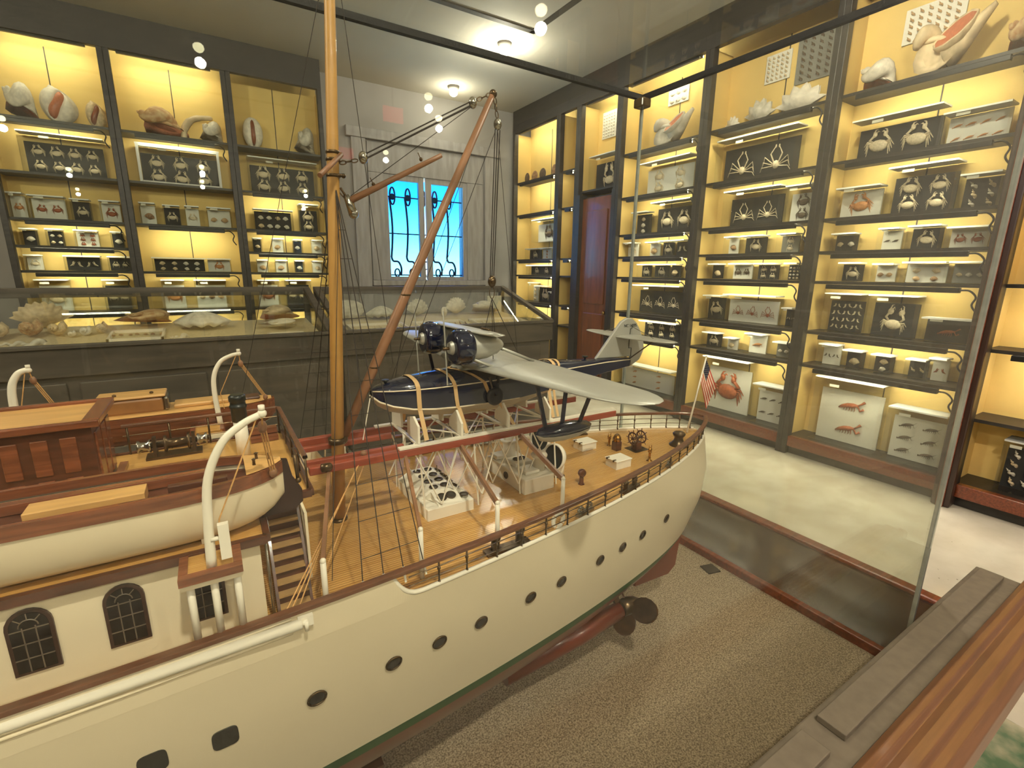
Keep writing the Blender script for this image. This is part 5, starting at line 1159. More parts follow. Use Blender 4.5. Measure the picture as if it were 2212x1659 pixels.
# ---- mast, boom, spars
def mast():
    m = MB().tube([(0.1885, YC, ZD), (0.214, YC, 1.45), (0.239, YC, 1.962), (0.2515, YC, 2.21)], [0.0135, 0.0125, 0.0095, 0.0075], 16).build('mast', M_spar, SHIP)
    MB().lathe((0.1885, YC, ZD), [(0.018, 0.003), (0.018, 0.008), (0.0155, 0.010)], 18).build('mast_collar', M_bronze, m)
    for z in (1.713, 1.700, 1.672): MB().lathe((0.2265 + (z - 1.7) * 0.045, YC, z - 0.003), [(0.0115, 0), (0.0132, 0.001), (0.0132, 0.005), (0.0115, 0.006)], 16).build('mast_band', M_bronze, m)
    MB().tube([(0.236, 0.975, 1.706), (0.182, 0.905, 1.654)], 0.0045, 8).build('cross_spar', M_spar2, m)
    MB().tube([(0.215, 1.0, 1.672), (0.238, 0.985, 1.672)], 0.003, 8).ball((0.240, 0.984, 1.671), 0.0045, 8, 6).build('mast_pin', M_bronze, m)
    bm = MB().tube([(0.212, YC, 1.16), (0.30, YC, 1.335), (0.43, YC, 1.594), (0.569, YC, 1.872)], [0.0095, 0.0105, 0.0095, 0.0065], 14).build('derrick_boom', M_spar2, SHIP)
    MB().ball((0.208, YC, 1.152), 0.011, 10, 8).lathe((0.196, YC, 1.146), [(0.017, 0), (0.017, 0.012)], 14).build('gooseneck', M_bronze, bm)
    MB().ball((0.5705, YC, 1.874), 0.009, 10, 8).build('boom_end', M_bronze, bm)
    for z, x in ((1.30, 0.2825), (1.45, 0.3577)): MB().ball((x, YC, z), (0.012, 0.012, 0.004), 12, 6).build('boom_band', M_bronze, bm)
    sp = MB().tube([(0.2525, 0.998, 1.630), (0.445, 0.998, 1.735)], [0.0068, 0.0048], 10).build('signal_spar', M_spar2, SHIP)
    MB().tube([(0.258, 0.998, 1.605), (0.246, 0.998, 1.640)], [0.009, 0.006], 10).ball((0.258, 0.998, 1.606), 0.0095, 10, 8).build('spar_shoe', M_steel, sp)
    MB().tube([(0.236, 0.998, 1.652), (0.246, 0.998, 1.637)], 0.0022, 6).tube([(0.248, 0.998, 1.628), (0.23, 0.998, 1.648)], 0.0014, 5).build('spar_hook', M_bronze, sp)
    for x, z in ((0.30, 1.664), (0.40, 1.722)): MB().ball((x, 0.998, z), 0.004, 8, 6).tube([(x, 0.998, z), (x - 0.006, 0.998, z + 0.012)], 0.001, 5).build('spar_eye', M_bronze, sp)
mast()
def block(c, s=0.011, name='pulley_block', m=None):
    c = Vector(c); return MB().ball(c, (s * 0.75, s * 0.6, s), 12, 8).ball(c + Vector((0, -s * 0.45, 0)), (s * 0.5, s * 0.3, s * 0.6), 10, 6).build(name, m or M_steel, SHIP)
block((0.283, YC, 1.711), 0.012); block((0.521, YC, 1.848), 0.012); block((0.582, YC, 1.816), 0.0125); block((0.569, YC, 1.478), 0.014, m=M_bronze)
def chain(p, q, n):
    p, q = Vector(p), Vector(q)
    for k in range(n):
        a = p.lerp(q, k / n); b = p.lerp(q, (k + 1) / n); c = (a + b) / 2; d = (b - a) / 2; u = Vector((0, 1, 0)) if k % 2 else d.cross(Vector((0, 1, 0))).normalized()
        MB().tube([c + d * 1.15 * math.cos(2 * pi * i / 12) + u * d.length * 0.55 * math.sin(2 * pi * i / 12) for i in range(12)], 0.0012, 5, closed=True).build('chain_link', M_bronze, SHIP)
chain((0.532, YC, 1.855), (0.565, YC, 1.873), 3); chain((0.574, YC, 1.868), (0.581, YC, 1.829), 3); chain((0.239, YC, 1.696), (0.272, YC, 1.705), 3); chain((0.569, YC, 1.464), (0.569, YC, 1.440), 1)
def ln(p, q, r=0.0009, m=None, name='rigging_line'): return MB().tube([p, q], r, 5).build(name, m or M_line, SHIP)
for o in (0.0045, -0.0045): ln((0.288, YC, 1.714 + o), (0.516, YC, 1.845 + o), 0.0014)
ln((0.288, YC + 0.003, 1.711), (0.516, YC + 0.003, 1.843), 0.0008); ln((0.252, YC, 1.637), (0.518, YC, 1.840), 0.0007)
for o in (-0.006, 0.0, 0.006): ln((0.582 + o, YC, 1.805), (0.569 + o * 0.8, YC, 1.490), 0.0012)
ln((0.576, YC, 1.80), (0.345, YC + 0.002, 1.2725), 0.0007); ln((0.565, YC, 1.868), (0.318, YC, 1.268), 0.0007)
ln((0.583, YC, 1.80), (0.645, YC + 0.004, 1.304), 0.0006)
# shrouds with ratlines
def shrouds(sd):
    top = Vector((0.226, YC + sd * 0.008, 1.65)); feet = [Vector((x, YC + sd * (edge(x, 1.0) - 0.006), 1.0)) for x in (0.155, 0.190, 0.225, 0.262)]
    for f in feet: ln(top, f, 0.0009)
    for f in feet: ln(f, f + (top - f) * 0.035, 0.0022, M_white, 'shroud_screw')
    for k in range(1, 12):
        t = k / 12.5; a = feet[0].lerp(top, t); b = feet[3].lerp(top, t); ln(a, b, 0.0006, None, 'ratline')
shrouds(-1); shrouds(1)
ln((0.247, YC, 2.1), (0.33, YC + 0.02, 1.30), 0.0007); ln((0.245, YC, 2.05), (0.02, 1.22, 1.14), 0.0006); ln((0.228, 0.985, 1.62), (0.115, 0.70, 1.03), 0.0006)
# tan falls at the stair side
for a, b in (((0.231, 0.93, 1.135), (0.045, 0.668, 1.026)), ((0.231, 0.935, 1.135), (0.052, 0.668, 1.026)), ((0.118, 0.765, 1.07), (0.060, 0.690, 1.0)), ((0.243, 0.945, 1.128), (0.10, 0.75, 0.985))): ln(a, b, 0.0012, M_rope, 'fall_rope')
MB().ball((0.232, 0.93, 1.140), (0.007, 0.007, 0.006), 8, 6).build('fall_block', M_spar2, SHIP)
# ---- boat booms and the seaplane cradle
for y in (0.915, 1.085):
    b = box('boat_boom', M_redbeam, SHIP, 0.125, 0.905, y - 0.0085, y + 0.0085, 1.122, 1.138, bevel=0.002)
    box('boom_cap', M_white, b, 0.30, 0.905, y - 0.007, y + 0.007, 1.1385, 1.1425)
for y in (0.958, 1.042): box('boat_boom', M_redbeam, SHIP, 0.125, 0.325, y - 0.006, y + 0.006, 1.122, 1.134, bevel=0.002)
MB().lathe((0.150, 0.905, 1.135), [(0.0, -0.006), (0.008, -0.004), (0.008, 0.012), (0.004, 0.016)], 12, 'x').build('boom_swivel', M_bronze, SHIP)
for sd in (-1, 1):
    for xt, xb in ((0.16, 0.105), (0.312, 0.268), (0.440, 0.432), (0.597, 0.612)):
        yb = YC + sd * (edge(xb, 1.0) - 0.042); yt = YC + sd * 0.09
        MB().bar((xt, yt, 1.122), (xb, yb, 1.062), 0.006, 0.011).build('cradle_strut', M_spar2, SHIP)
        MB().tube([(xb, yb, ZD), (xb, yb, 1.062)], 0.0045, 8).ball((xb, yb, 1.064), 0.005, 8, 6).build('strut_post', M_white, SHIP)
for x in (0.345, 0.446, 0.568, 0.688):
    hull_z = 1.166 if x > 0.4 else 1.183
    for sd in (-1, 1):
        MB().prism([(YC + sd * 0.085, 1.143), (YC + sd * 0.085, 1.172 + (0.01 if x < 0.4 else 0)), (YC + sd * 0.058, 1.197), (YC + sd * 0.022, hull_z + 0.004), (YC + sd * 0.02, 1.15)], 'x', x - 0.0025, x + 0.0025).build('cradle_frame', M_white, SHIP)
    box('cradle_cross', M_white, SHIP, x - 0.004, x + 0.004, YC - 0.0785, YC + 0.0785, 1.1385, 1.1425)
XT = [0.335, 0.385, 0.435, 0.485, 0.535, 0.585, 0.635, 0.685]
for sd in (-1, 1):
    y = YC + sd * 0.085
    for i, x in enumerate(XT[:-1]):
        ln((x, y, 1.122), (XT[i + 1], y + (0.018 if i % 2 else -0.018), ZD + 0.035), 0.0017, M_white, 'truss_rod'); ln((XT[i + 1], y, 1.122), (x, y - (0.02 if i % 2 else -0.02), ZD + 0.035), 0.0017, M_white, 'truss_rod')
for x in (0.345, 0.475, 0.590, 0.700):
    for sd in (-1, 1): ln((x, YC + sd * 0.085, 1.122), (x + 0.006, YC + sd * 0.095, ZD), 0.0022, M_white, 'truss_leg')
for a, b in zip((0.335, 0.46, 0.585), (0.46, 0.585, 0.70)): ln((a, YC - 0.08, 1.143), (b, YC + 0.08, 1.143), 0.0018, M_white, 'truss_rod'); ln((b, YC - 0.08, 1.143), (a, YC + 0.08, 1.143), 0.0018, M_white, 'truss_rod')

# ------------------------------------------------------------------ ship's boats, seaplane, flag, lifebuoys
def launch(name, label, yc, xa, xb, hb, zk, zg, hullm, topm, aft=True):
    """open motor launch from bow xa to stern xb; keel zk, gunwale zg"""
    L = xb - xa
    t = thing(name, ((xa + xb) / 2, yc, zk), label, 'model boat')
    def w(s): return hb * max(0.0, 1 - abs(2 * (s - 0.5)) ** (3.2 if s < 0.5 else 5.5)) ** 0.75
    ss = [0.005 + 0.99 * k / 36 for k in range(37)]
    def sec(s, j, n=8):
        a = j / n * pi / 2; ww = w(s); lift = 0.45 * (zg - zk) * (abs(2 * s - 1.0) ** (6 if s < 0.5 else 9))
        return ww * max(0.0, math.cos(a)) ** 0.6, zg - (zg - zk - lift) * math.sin(a) ** 1.0
    m = MB()
    for sd in (-1, 1): m.grid(lambda i, j: (xa + L * ss[i], yc + sd * sec(ss[i], j)[0], sec(ss[i], j)[1]), 37, 9)
    m.build('hull', hullm, t)
    m = MB()
    for sd in (-1, 1): m.grid(lambda i, j: (xa + L * ss[i], yc + sd * max(0, w(ss[i]) + (0.002, 0.002, -0.006, -0.006, 0.002)[j]), zg + (-0.016, 0.002, 0.002, -0.010, -0.016)[j]), 37, 5, smooth=False)
    m.build('gunwale', M_wood, t)
    m = MB(); m.grid(lambda i, j: (xa + L * ss[i], yc + (j - 1) * max(0, w(ss[i]) - 0.005), zg - 0.018), 37, 3); m.build('floorboards', M_wood_d, t)
    return t, w, L
def near_launch():
    t, w, L = launch('motor_launch', 'cream launch with mahogany interior resting on the near side of the boat deck', 0.764, -0.50, 0.070, 0.062, 1.1275, 1.217, M_hull, M_wood)
    zg = 1.217; yc = 0.764
    box('engine_cover', M_roof, t, -0.215, -0.098, 0.738, 0.772, zg - 0.0175, zg - 0.002, bevel=0.001)
    box('thwart', M_wood_d, t, -0.075, -0.005, 0.752, 0.764, zg - 0.0175, zg - 0.006, bevel=0.001)
    box('side_bench', M_wood, t, -0.40, -0.02, 0.783, 0.797, zg - 0.0175, zg - 0.004, bevel=0.001)
    m = MB(); m.grid(lambda i, j: (0.018 + 0.048 * i / 8, yc + (j / 4 * 2 - 1) * max(0, w((0.018 + 0.048 * i / 8 + 0.5) / L) - 0.003), zg + 0.003 + 0.003 * (1 - (j / 2 - 1) ** 2)), 9, 5); m.build('stern_deck', M_roof, t)
    for x, y in ((0.03, 0.75), (0.035, 0.775), (0.05, 0.764)): MB().lathe((x, y, zg + 0.004), [(0.003, 0), (0.002, 0.003), (0.002, 0.009), (0.0032, 0.010), (0, 0.012)], 8).build('cleat', M_bronze, t)
    MB().prism([(0.058, 1.221), (0.075, 1.218), (0.080, 1.19), (0.092, 1.165), (0.092, 1.145), (0.078, 1.133), (0.055, 1.1325), (0.030, 1.1315), (0.050, 1.16), (0.068, 1.17)], 'y', yc - 0.003, yc + 0.003).build('rudder', mat('black_plum_wood', (46, 24, 20), 0.3), t)
    MB().tube([(0.086, yc, 1.222), (0.088, yc, 1.178)], 0.0028, 8).ball((0.088, yc, 1.18), 0.005, 8, 6).build('tiller_post', M_bronze, t)
    for x in (-0.36, -0.04): MB().prism([(yc - 0.03, ZB + 0.0005), (yc + 0.03, ZB + 0.0005), (yc + 0.035, 1.14), (yc, 1.1285), (yc - 0.035, 1.14)], 'x', x - 0.005, x + 0.005).build('chock', M_white, t)
near_launch()
def far_launch():
    t, w, L = launch('mahogany_launch', 'varnished mahogany launch with small cabin on the far side of the yacht', 1.412, -0.42, 0.125, 0.062, 1.085, 1.160, M_wood, M_wood)
    zg = 1.160; yc = 1.412
    m = MB(); m.grid(lambda i, j: (-0.40 + 0.515 * i / 24, yc + (j / 4 * 2 - 1) * max(0, w((-0.40 + 0.515 * i / 24 + 0.42) / L) - 0.004), zg + 0.003 + 0.004 * (1 - (j / 2 - 1) ** 2)), 25, 5); m.build('foredeck', M_roof, t)
    box('cabin_side', mat('tan_panel', (150, 104, 60), 0.35, coat=0.3), t, -0.240, -0.118, yc - 0.034, yc + 0.034, zg + 0.004, zg + 0.040, bevel=0.006)
    box('cabin_top', M_roof, t, -0.245, -0.112, yc - 0.037, yc + 0.037, zg + 0.0405, zg + 0.047, bevel=0.006)
    box('windscreen', M_steel, t, -0.1175, -0.108, yc - 0.036, yc + 0.036, zg + 0.006, zg + 0.040, bevel=0.006)
    for x in (-0.21, -0.14): MB().lathe((x, yc - 0.015, zg + 0.047), [(0.004, 0), (0.004, 0.004), (0, 0.006)], 8).build('roof_light', M_bronze, t)
    box('coaming', M_roof, t, -0.10, 0.035, yc - 0.028, yc + 0.028, zg + 0.006, zg + 0.016, bevel=0.003)
    box('cockpit', M_wood_d, t, 0.052, 0.088, yc - 0.022, yc + 0.022, zg + 0.006, zg + 0.013, bevel=0.003)
    for x in (-0.25, 0.045): box('support_arm', M_white, t, x - 0.004, x + 0.004, 1.2895, yc, 1.073, 1.083)
far_launch()

def seaplane():
    M_navy = mat('navy_gloss_paint', (16, 22, 46), 0.12, var=0.1, coat=0.8)
    M_silver = mat('silver_dope', (182, 180, 170), 0.38, 0.35, var=0.05, scale=12)
    M_pale = mat('pale_grey_bottom', (190, 182, 166), 0.4, var=0.05)
    M_strap = mat('tan_strap', (214, 176, 124), 0.8, var=0.05)
    M_cream = mat('cream_stripe', (232, 216, 188), 0.5)
    t = thing('seaplane_model', (0.6, YC, 1.165), 'navy and silver twin-engine flying boat model strapped to a cradle above deck', 'model airplane')
    # stations: x, top, stripe z, chine z, keel z, half beam
    ST = [(0.272, 1.252, 1.249, 1.238, 1.232, 0.006), (0.285, 1.258, 1.2505, 1.227, 1.214, 0.020), (0.31, 1.264, 1.2505, 1.217, 1.198, 0.033), (0.35, 1.271, 1.2505, 1.208, 1.186, 0.043),
          (0.40, 1.277, 1.2505, 1.203, 1.177, 0.048), (0.46, 1.281, 1.251, 1.2005, 1.170, 0.050), (0.54, 1.284, 1.252, 1.1995, 1.166, 0.050), (0.62, 1.284, 1.254, 1.201, 1.167, 0.049),
          (0.66, 1.282, 1.254, 1.204, 1.172, 0.047), (0.74, 1.276, 1.255, 1.210, 1.190, 0.040), (0.83, 1.270, 1.256, 1.219, 1.210, 0.031), (0.93, 1.266, 1.257, 1.229, 1.224, 0.020), (1.03, 1.260, 1.255, 1.236, 1.234, 0.010)]
    def ring(s, part):
        x, tp, sz, cz, kz, hb = s
        if part == 'top': return [(x, YC - hb, sz), (x, YC - hb * 0.93, sz + (tp - sz) * 0.5), (x, YC - hb * 0.6, sz + (tp - sz) * 0.88), (x, YC, tp), (x, YC + hb * 0.6, sz + (tp - sz) * 0.88), (x, YC + hb * 0.93, sz + (tp - sz) * 0.5), (x, YC + hb, sz)]
        if part == 'bottom': return [(x, YC - hb, cz), (x, YC - hb * 0.5, (cz + kz) / 2 - 0.002), (x, YC, kz), (x, YC + hb * 0.5, (cz + kz) / 2 - 0.002), (x, YC + hb, cz)]
    hl = MB(); hl.grid(lambda i, j: ring(ST[i], 'top')[j], len(ST), 7)
    for sd in (-1, 1): hl.grid(lambda i, j: (ST[i][0], YC + sd * ST[i][5], ST[i][2] + (ST[i][3] - ST[i][2]) * j / 3), len(ST), 4)
    hl.add([(1.03, YC - 0.01, 1.255), (1.03, YC + 0.01, 1.255), (1.03, YC + 0.01, 1.236), (1.03, YC - 0.01, 1.236)], [(0, 1, 2, 3)]).build('fuselage', M_navy, t)
    b = MB(); b.grid(lambda i, j: ring(ST[i], 'bottom')[j], len(ST), 5); b.build('fuselage_bottom', M_pale, t)
    for sd in (-1, 1):
        MB().tube([(s[0], YC + sd * s[5], s[2]) for s in ST], 0.0016, 6).build('hull_stripe', M_cream, t)
        MB().tube([(s[0], YC + sd * (s[5] + 0.0005), s[3]) for s in ST[:8]], [0.0022] * 6 + [0.0015, 0.0008], 6).build('spray_rail', M_cream, t)
    MB().prism([(0.47, 1.279), (0.495, 1.293), (0.66, 1.290), (0.72, 1.274)], 'y', YC - 0.034, YC + 0.034).build('cabin_top', M_silver, t, bevel=0.004)
    for x in (0.305, 0.865): MB().lathe((x, YC, 1.262 if x < 0.5 else 1.268), [(0.003, 0), (0.003, 0.004), (0.008, 0.006), (0.008, 0.009)], 8).build('deck_cleat', M_vent, t)
    # wing: chord sections along y
    def wing_section(v):
        av = abs(v); tipf = max(0, (av - 0.80) / 0.20); rnd = math.sqrt(max(0.0, 1 - tipf ** 2.2))
        xm = 0.577 - 0.016 * av; ch = (0.204 - 0.098 * av) * (0.10 + 0.90 * rnd); th = (0.022 - 0.012 * av) * (0.10 + 0.90 * rnd)
        z = 1.287 + 0.020 * av; out = []
        for k in range(18):
            a = 2 * pi * k / 18; cx = math.cos(a); fx = (1 - cx) / 2
            out.append((xm - ch / 2 + ch * fx, YC + v * 0.522, z + math.sin(a) * th / 2 * (1.25 * (1 - fx) ** 0.5 if fx < 1 else 0) * (1.3 if math.sin(a) > 0 else 0.6)))
        return out
    VS = [-1, -0.985, -0.96, -0.92, -0.86, -0.78, -0.6, -0.4, -0.2, -0.07, 0.07, 0.2, 0.4, 0.6, 0.78, 0.86, 0.92, 0.96, 0.985, 1]
    sec = [wing_section(v) for v in VS]
    wg = MB(); wg.grid(lambda j, i: sec[i][j], 18, len(VS), closeu=True); wg.build('wing', M_silver, t)
    # engines with nacelles, cowls and propellers
    for y in (0.917, 1.083):
        z = 1.342
        n = MB().lathe((0.43, y, z), [(0.012, -0.012), (0.030, 0.028), (0.031, 0.045), (0.028, 0.075), (0.020, 0.100), (0.010, 0.115), (0.004, 0.120)], 18, 'x').build('nacelle', M_silver, t)
        MB().lathe((0.425, y, z), [(0.028, 0.0), (0.034, 0.002), (0.037, 0.010), (0.0375, 0.030), (0.036, 0.040), (0.032, 0.043)], 24, 'x').build('engine_cowl', M_navy, n)
        MB().lathe((0.427, y, z), [(0.0, 0.004), (0.026, 0.003), (0.028, 0.002)], 18, 'x').build('engine_face', M_vent, n)
        c = MB()
        for k in range(9):
            a = 2 * pi * k / 9; c.ball((0.447, y + 0.0365 * math.cos(a), z + 0.0365 * math.sin(a)), (0.013, 0.004, 0.004), 6, 5)
        c.build('cylinder_bumps', M_navy, n)
        MB().lathe((0.408, y, z), [(0, -0.005), (0.003, -0.003), (0.0035, 0.006), (0.0035, 0.02)], 12, 'x').build('spinner', M_bronze, n)
        for sgn in (1, -1):
            p = MB(); p.grid(lambda i, j: (0.410 + 0.0016 * math.cos(2 * pi * i / 10) + 0.002 * math.sin(2 * pi * i / 10), y + sgn * 0.008 * j / 8 + (0.0055 * math.sin(pi * (0.12 + 0.86 * j / 8)) ** 0.6) * math.sin(2 * pi * i / 10), z + sgn * (0.005 + 0.072 * j / 8)), 10, 9, closeu=True)
            p.build('propeller_blade', M_silver, n)
        for xa, ya, xb, yb in ((0.455, y - 0.012, 0.515, y - 0.03), (0.455, y + 0.012, 0.515, y + 0.03), (0.535, y, 0.635, y)):
            MB().tube([(xa, ya, z - 0.020 if xa < 0.5 else z - 0.004), (xb, yb, 1.296)], 0.0035, 8).build('engine_strut', M_silver, n)
    # short auxiliary wing above the engines
    ax = MB()
    def axs(v):
        r = math.sqrt(max(0, 1 - (abs(v)) ** 6)); ch = 0.074 * (0.3 + 0.7 * r); o = []
        for k in range(12):
            a = 2 * pi * k / 12; fx = (1 - math.cos(a)) / 2; o.append((0.502 - ch / 2 + ch * fx, YC + v * 0.140, 1.374 - 0.006 * fx + math.sin(a) * 0.0045 * (1 - fx) ** 0.5))
        return o
    av = [-1, -0.95, -0.85, -0.5, 0, 0.5, 0.85, 0.95, 1]; asx = [axs(v) for v in av]
    ax.grid(lambda j, i: asx[i][j], 12, len(av), closeu=True); ax.add(asx[0], [list(range(12))]); ax.add(asx[-1], [list(range(12))]); ax.build('auxiliary_wing', M_silver, t)
    gr = MB()
    for k in range(5): gr.ball((0.519, 0.925 + 0.008 * k, 1.375), (0.004, 0.003, 0.003), 8, 6)
    gr.build('lifting_eyes', M_bronze, t)
    # tip floats
    for sd in (-1, 1):
        y = YC + sd * 0.275
        fl = MB(); fs = [(0.512, 0.001, 0.001), (0.522, 0.011, 0.014), (0.545, 0.017, 0.020), (0.575, 0.019, 0.022), (0.61, 0.017, 0.020), (0.640, 0.011, 0.013), (0.652, 0.002, 0.003)]
        fl.grid(lambda j, i: (fs[i][0], y + fs[i][1] * math.cos(2 * pi * j / 12), 1.192 + fs[i][2] * math.sin(2 * pi * j / 12) * (0.75 if math.sin(2 * pi * j / 12) > 0 else 1.0)), 12, 7, closeu=True)
        f = fl.build('wing_float', M_navy, t)
        lo = MB(); lo.grid(lambda j, i: (fs[i][0], y + (fs[i][1] + 0.0006) * math.cos(pi + pi * (j + 0.8) / 9.6), 1.192 + (fs[i][2] + 0.0006) * math.sin(pi + pi * (j + 0.8) / 9.6)), 9, 7); lo.build('float_bottom', M_pale, f)
        for xa, xb, yo in ((0.535, 0.525, -0.02), (0.575, 0.600, -0.02), (0.62, 0.63, 0.03)):
            MB().bar((xa, y, 1.200), (xb, y - sd * yo * sd, 1.288), 0.008, 0.004, upv=(0, 1, 0)).build('float_strut', M_navy, f)
    # wheels on the hull sides
    for sd in (-1, 1):
        w = MB().lathe((0.545, YC + sd * 0.058, 1.216), [(0.006, -0.005), (0.017, -0.006), (0.0215, -0.003), (0.0215, 0.003), (0.017, 0.006), (0.006, 0.005)], 22, 'y').build('landing_wheel', mat('tyre_navy', (20, 22, 34), 0.4), t)
        MB().bar((0.535, YC + sd * 0.05, 1.262), (0.543, YC + sd * 0.062, 1.218), 0.006, 0.005).bar((0.56, YC + sd * 0.05, 1.262), (0.547, YC + sd * 0.062, 1.218), 0.006, 0.005).build('wheel_leg', M_navy, w)
    # tail
    MB().prism([(0.900, 1.266), (0.968, 1.342), (0.990, 1.366), (1.012, 1.376), (1.034, 1.374), (1.052, 1.362), (1.072, 1.335), (1.088, 1.300), (1.090, 1.278), (1.075, 1.250), (1.042, 1.234), (1.036, 1.262)], 'y', YC - 0.0045, YC + 0.0045).build('tail_fin', M_silver, t, bevel=0.003)
    rl = MB(); rp = [(1.036, 1.262), (1.036, 1.288), (1.026, 1.288), (1.026, 1.312), (1.028, 1.345), (1.034, 1.345), (1.034, 1.356)]
    for a, c in zip(rp, rp[1:]): rl.bar((a[0], YC - 0.005, a[1]), (c[0], YC - 0.005, c[1]), 0.0012, 0.0012, upv=(0, 1, 0))
    rl.build('rudder_line', M_vent, t)
    st = MB()
    def ss(v):
        r = math.sqrt(max(0, 1 - abs(v) ** 2.6)); ch = 0.012 + 0.070 * r; xm = 1.012 + 0.012 * abs(v); return [(xm - ch / 2 + ch * (1 - math.cos(2 * pi * k / 12)) / 2, YC + v * 0.172, 1.324 + math.sin(2 * pi * k / 12) * 0.0045 * (0.25 + 0.75 * r)) for k in range(12)]
    sv = [-1, -0.95, -0.85, -0.6, -0.3, 0, 0.3, 0.6, 0.85, 0.95, 1]; sx = [ss(v) for v in sv]
    st.grid(lambda j, i: sx[i][j], 12, len(sv), closeu=True); st.build('tailplane', M_silver, t)
    for sd in (-1, 1):
        MB().tube([(1.03, YC + sd * 0.008, 1.258), (1.02, YC + sd * 0.10, 1.320)], 0.0017, 6).build('tail_strut', M_bronze, t)
        MB().tube([(1.03, YC + sd * 0.005, 1.352), (1.02, YC + sd * 0.10, 1.328)], 0.0009, 5).build('tail_wire', M_steel, t)
    # registration lettering
    cu = bpy.data.curves.new('registration', 'FONT'); cu.body = 'NC 14205'; cu.size = 0.0125; cu.extrude = 0.0002; cu.align_x = 'CENTER'; cu.space_character = 0.95
    tmp = bpy.data.objects.new('tmp', cu); COL.objects.link(tmp); bpy.context.view_layer.update()
    me = bpy.data.meshes.new_from_object(tmp.evaluated_get(bpy.context.evaluated_depsgraph_get())); bpy.data.objects.remove(tmp)
    me.materials.clear(); me.materials.append(M_vent)
    lo = link('registration_lettering', me, t, (1.027 - 0.6, -0.0052, 1.3495 - 1.165)); lo.rotation_euler = (pi / 2, 0, 0)
    # straps
    def strap(x0, x1, w):
        def sect(x):
            for a, b2 in zip(ST, ST[1:]):
                if x <= b2[0]: f = (x - a[0]) / (b2[0] - a[0]); return [p + (q - p) * f for p, q in zip(a, b2)]
            return ST[-1]
        pts = []
        for k in range(21):
            f = k / 20; x = x0 + (x1 - x0) * abs(2 * f - 1) ; s = sect(x); e = 0.0018
            prof = [(-0.075, 1.1445), (-(s[5] + e), s[3] - 0.004), (-(s[5] + e), s[3]), (-(s[5] + e), s[2]), (-(s[5] * 0.93 + e), s[2] + (s[1] - s[2]) * 0.5 + e), (-(s[5] * 0.6), s[2] + (s[1] - s[2]) * 0.88 + e), (0, s[1] + e)]
            prof = prof + [(-a, b3) for a, b3 in prof[-2::-1]]
            g = f * (len(prof) - 1); i = min(int(g), len(prof) - 2); q = g - i
            pts.append((x, YC + prof[i][0] * (1 - q) + prof[i + 1][0] * q, prof[i][1] * (1 - q) + prof[i + 1][1] * q))
        m = MB(); m.grid(lambda i, j: (pts[i][0] + (j - 0.5) * w, pts[i][1], pts[i][2]), 21, 2, smooth=False)
        o = m.build('strap', M_strap, t); so = o.modifiers.new('solidify', 'SOLIDIFY'); so.thickness = 0.0008; so.offset = 1
    strap(0.358, 0.366, 0.010); strap(0.430, 0.462, 0.009); strap(0.452, 0.588, 0.009); strap(0.742, 0.705, 0.009); strap(0.760, 0.72, 0.007)
seaplane()
# sling wires from the hook to the plane
for p in ((0.521, 0.945, 1.377), (0.55, 0.96, 1.30), (0.60, 1.03, 1.30), (0.645, 1.0, 1.302)): ln((0.569, YC, 1.439), p, 0.0009, None, 'sling_wire')
ln((0.245, YC - 0.02, 1.15), (0.268, YC - 0.008, 1.236), 0.0012, M_white, 'bow_line'); ln((0.330, YC + 0.008, 1.2715), (0.37, YC, 1.475), 0.0009, None, 'bow_line')

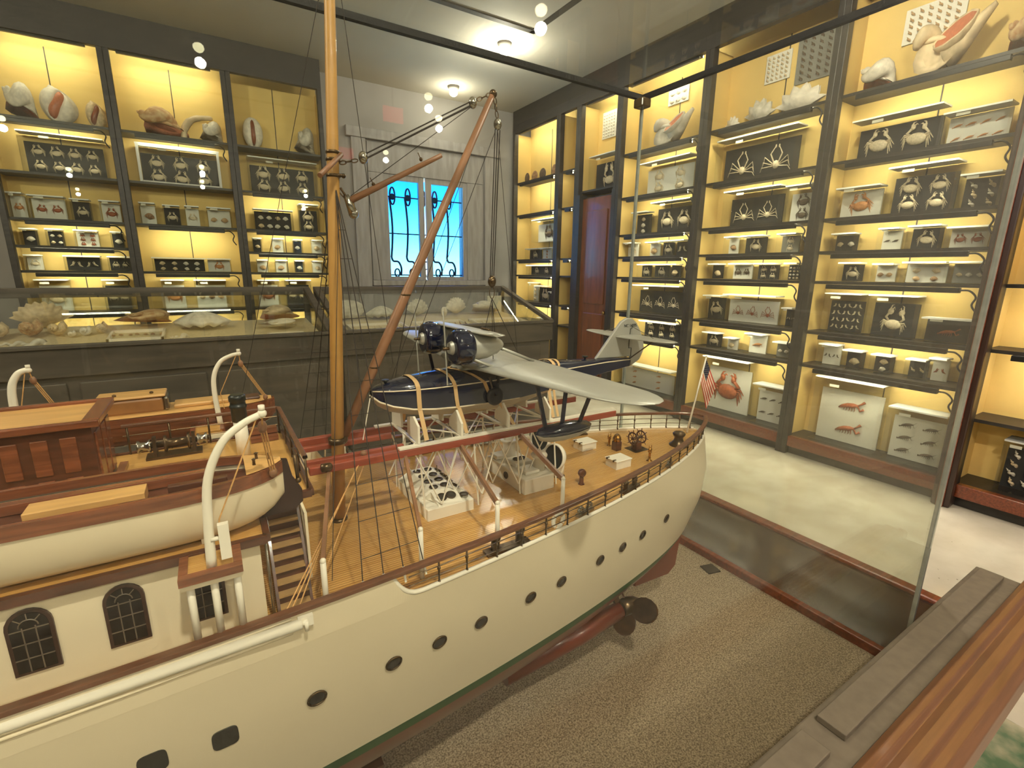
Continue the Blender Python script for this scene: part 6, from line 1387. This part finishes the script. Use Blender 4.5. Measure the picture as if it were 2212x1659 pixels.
def flag():
    t = thing('ensign', (1.345, YC, ZD + 0.004), 'small striped flag on a white staff at the yacht stern', 'flag')
    a, b = Vector((1.335, YC, 0.974)), Vector((1.398, YC, 1.232))
    MB().tube([a, b], [0.0034, 0.0024], 8).ball(b, 0.0042, 8, 6).build('flag_staff', M_white, t)
    d = (b - a).normalized(); out = Vector((0.10, -0.42, -0.90)).normalized()
    top = b - d * 0.006; H, Wd = 0.075, 0.105
    mats = [mat('flag_red', (176, 62, 46), 0.8), mat('flag_white', (226, 204, 178), 0.8), mat('flag_blue', (30, 36, 58), 0.8)]
    def fp(u, v):   # u along the fly, v down the hoist; the cloth hangs in soft folds
        s = top - d * (v * H) + out * (u * Wd); return s + Vector((0.010, 0.008, 0)) * math.sin(u * 7 + v * 2) * (0.3 + u) + Vector((-0.5, 0.25, 0)) * 0.03 * u * v
    m = MB(); nu, nv = 26, 26
    base = len(m.v)
    for i in range(nu + 1):
        for j in range(nv + 1): m.v.append(tuple(fp(i / nu, j / nv)))
    for i in range(nu):
        for j in range(nv):
            mi = 2 if (i < 10 and j < 14) else (j // 2) % 2
            m.f.append([i * (nv + 1) + j, (i + 1) * (nv + 1) + j, (i + 1) * (nv + 1) + j + 1, i * (nv + 1) + j + 1]); m.mi.append(mi); m.sm.append(True)
    o = m.build('flag_cloth', mats, t); s = o.modifiers.new('solidify', 'SOLIDIFY'); s.thickness = 0.0006
    sm = MB()
    n = Vector((-0.6, -0.75, 0.1)).normalized()
    for i in range(5):
        for j in range(5):
            c = Vector(fp((i + 0.7) * 0.07, (j + 0.6) * 0.1)); 
            for sg in (1, -1): sm.add([c + n * 0.0012 * sg + (Vector((0.0016, 0, 0)) * math.cos(k * pi * 0.4) + Vector((0, -0.4, 0.9)) * 0.0016 * math.sin(k * pi * 0.4)) for k in range(5)], [list(range(5))])
    sm.build('flag_stars', mats[1], o)
flag()
def lifebuoy(c, ax, ang, label):
    c = Vector(c); t = thing('lifebuoy', c - Vector((0, 0, 0.016)), label, 'lifebuoy', 'lifebuoys on the rail')
    u = Vector((math.cos(ang), math.sin(ang), 0)); v = Vector((0, 0, 1))
    MB().tube([c + (u * math.cos(2 * pi * k / 24) + v * math.sin(2 * pi * k / 24)) * 0.0150 for k in range(24)], 0.0046, 8, closed=True).build('ring', M_white, t)
    n = u.cross(v)
    for k in range(4):
        a = pi / 4 + k * pi / 2; p = c + (u * math.cos(a) + v * math.sin(a)) * 0.0150; w = (u * math.cos(a) + v * math.sin(a))
        MB().tube([p + (w * math.cos(2 * pi * q / 10) + n * math.sin(2 * pi * q / 10)) * 0.0051 for q in range(10)], 0.0009, 5, closed=True).build('band', M_rope, t)
lifebuoy((0.572, 1 - edge(0.572, 1.0) + 0.010, 0.9945), 0, 0.16, 'cream ring lifebuoy hanging inside the near rail')
lifebuoy((1.02, 1 + edge(1.02, 1.0) - 0.010, 0.9945), 0, -0.4, 'ring lifebuoy on the far rail behind the binnacle')
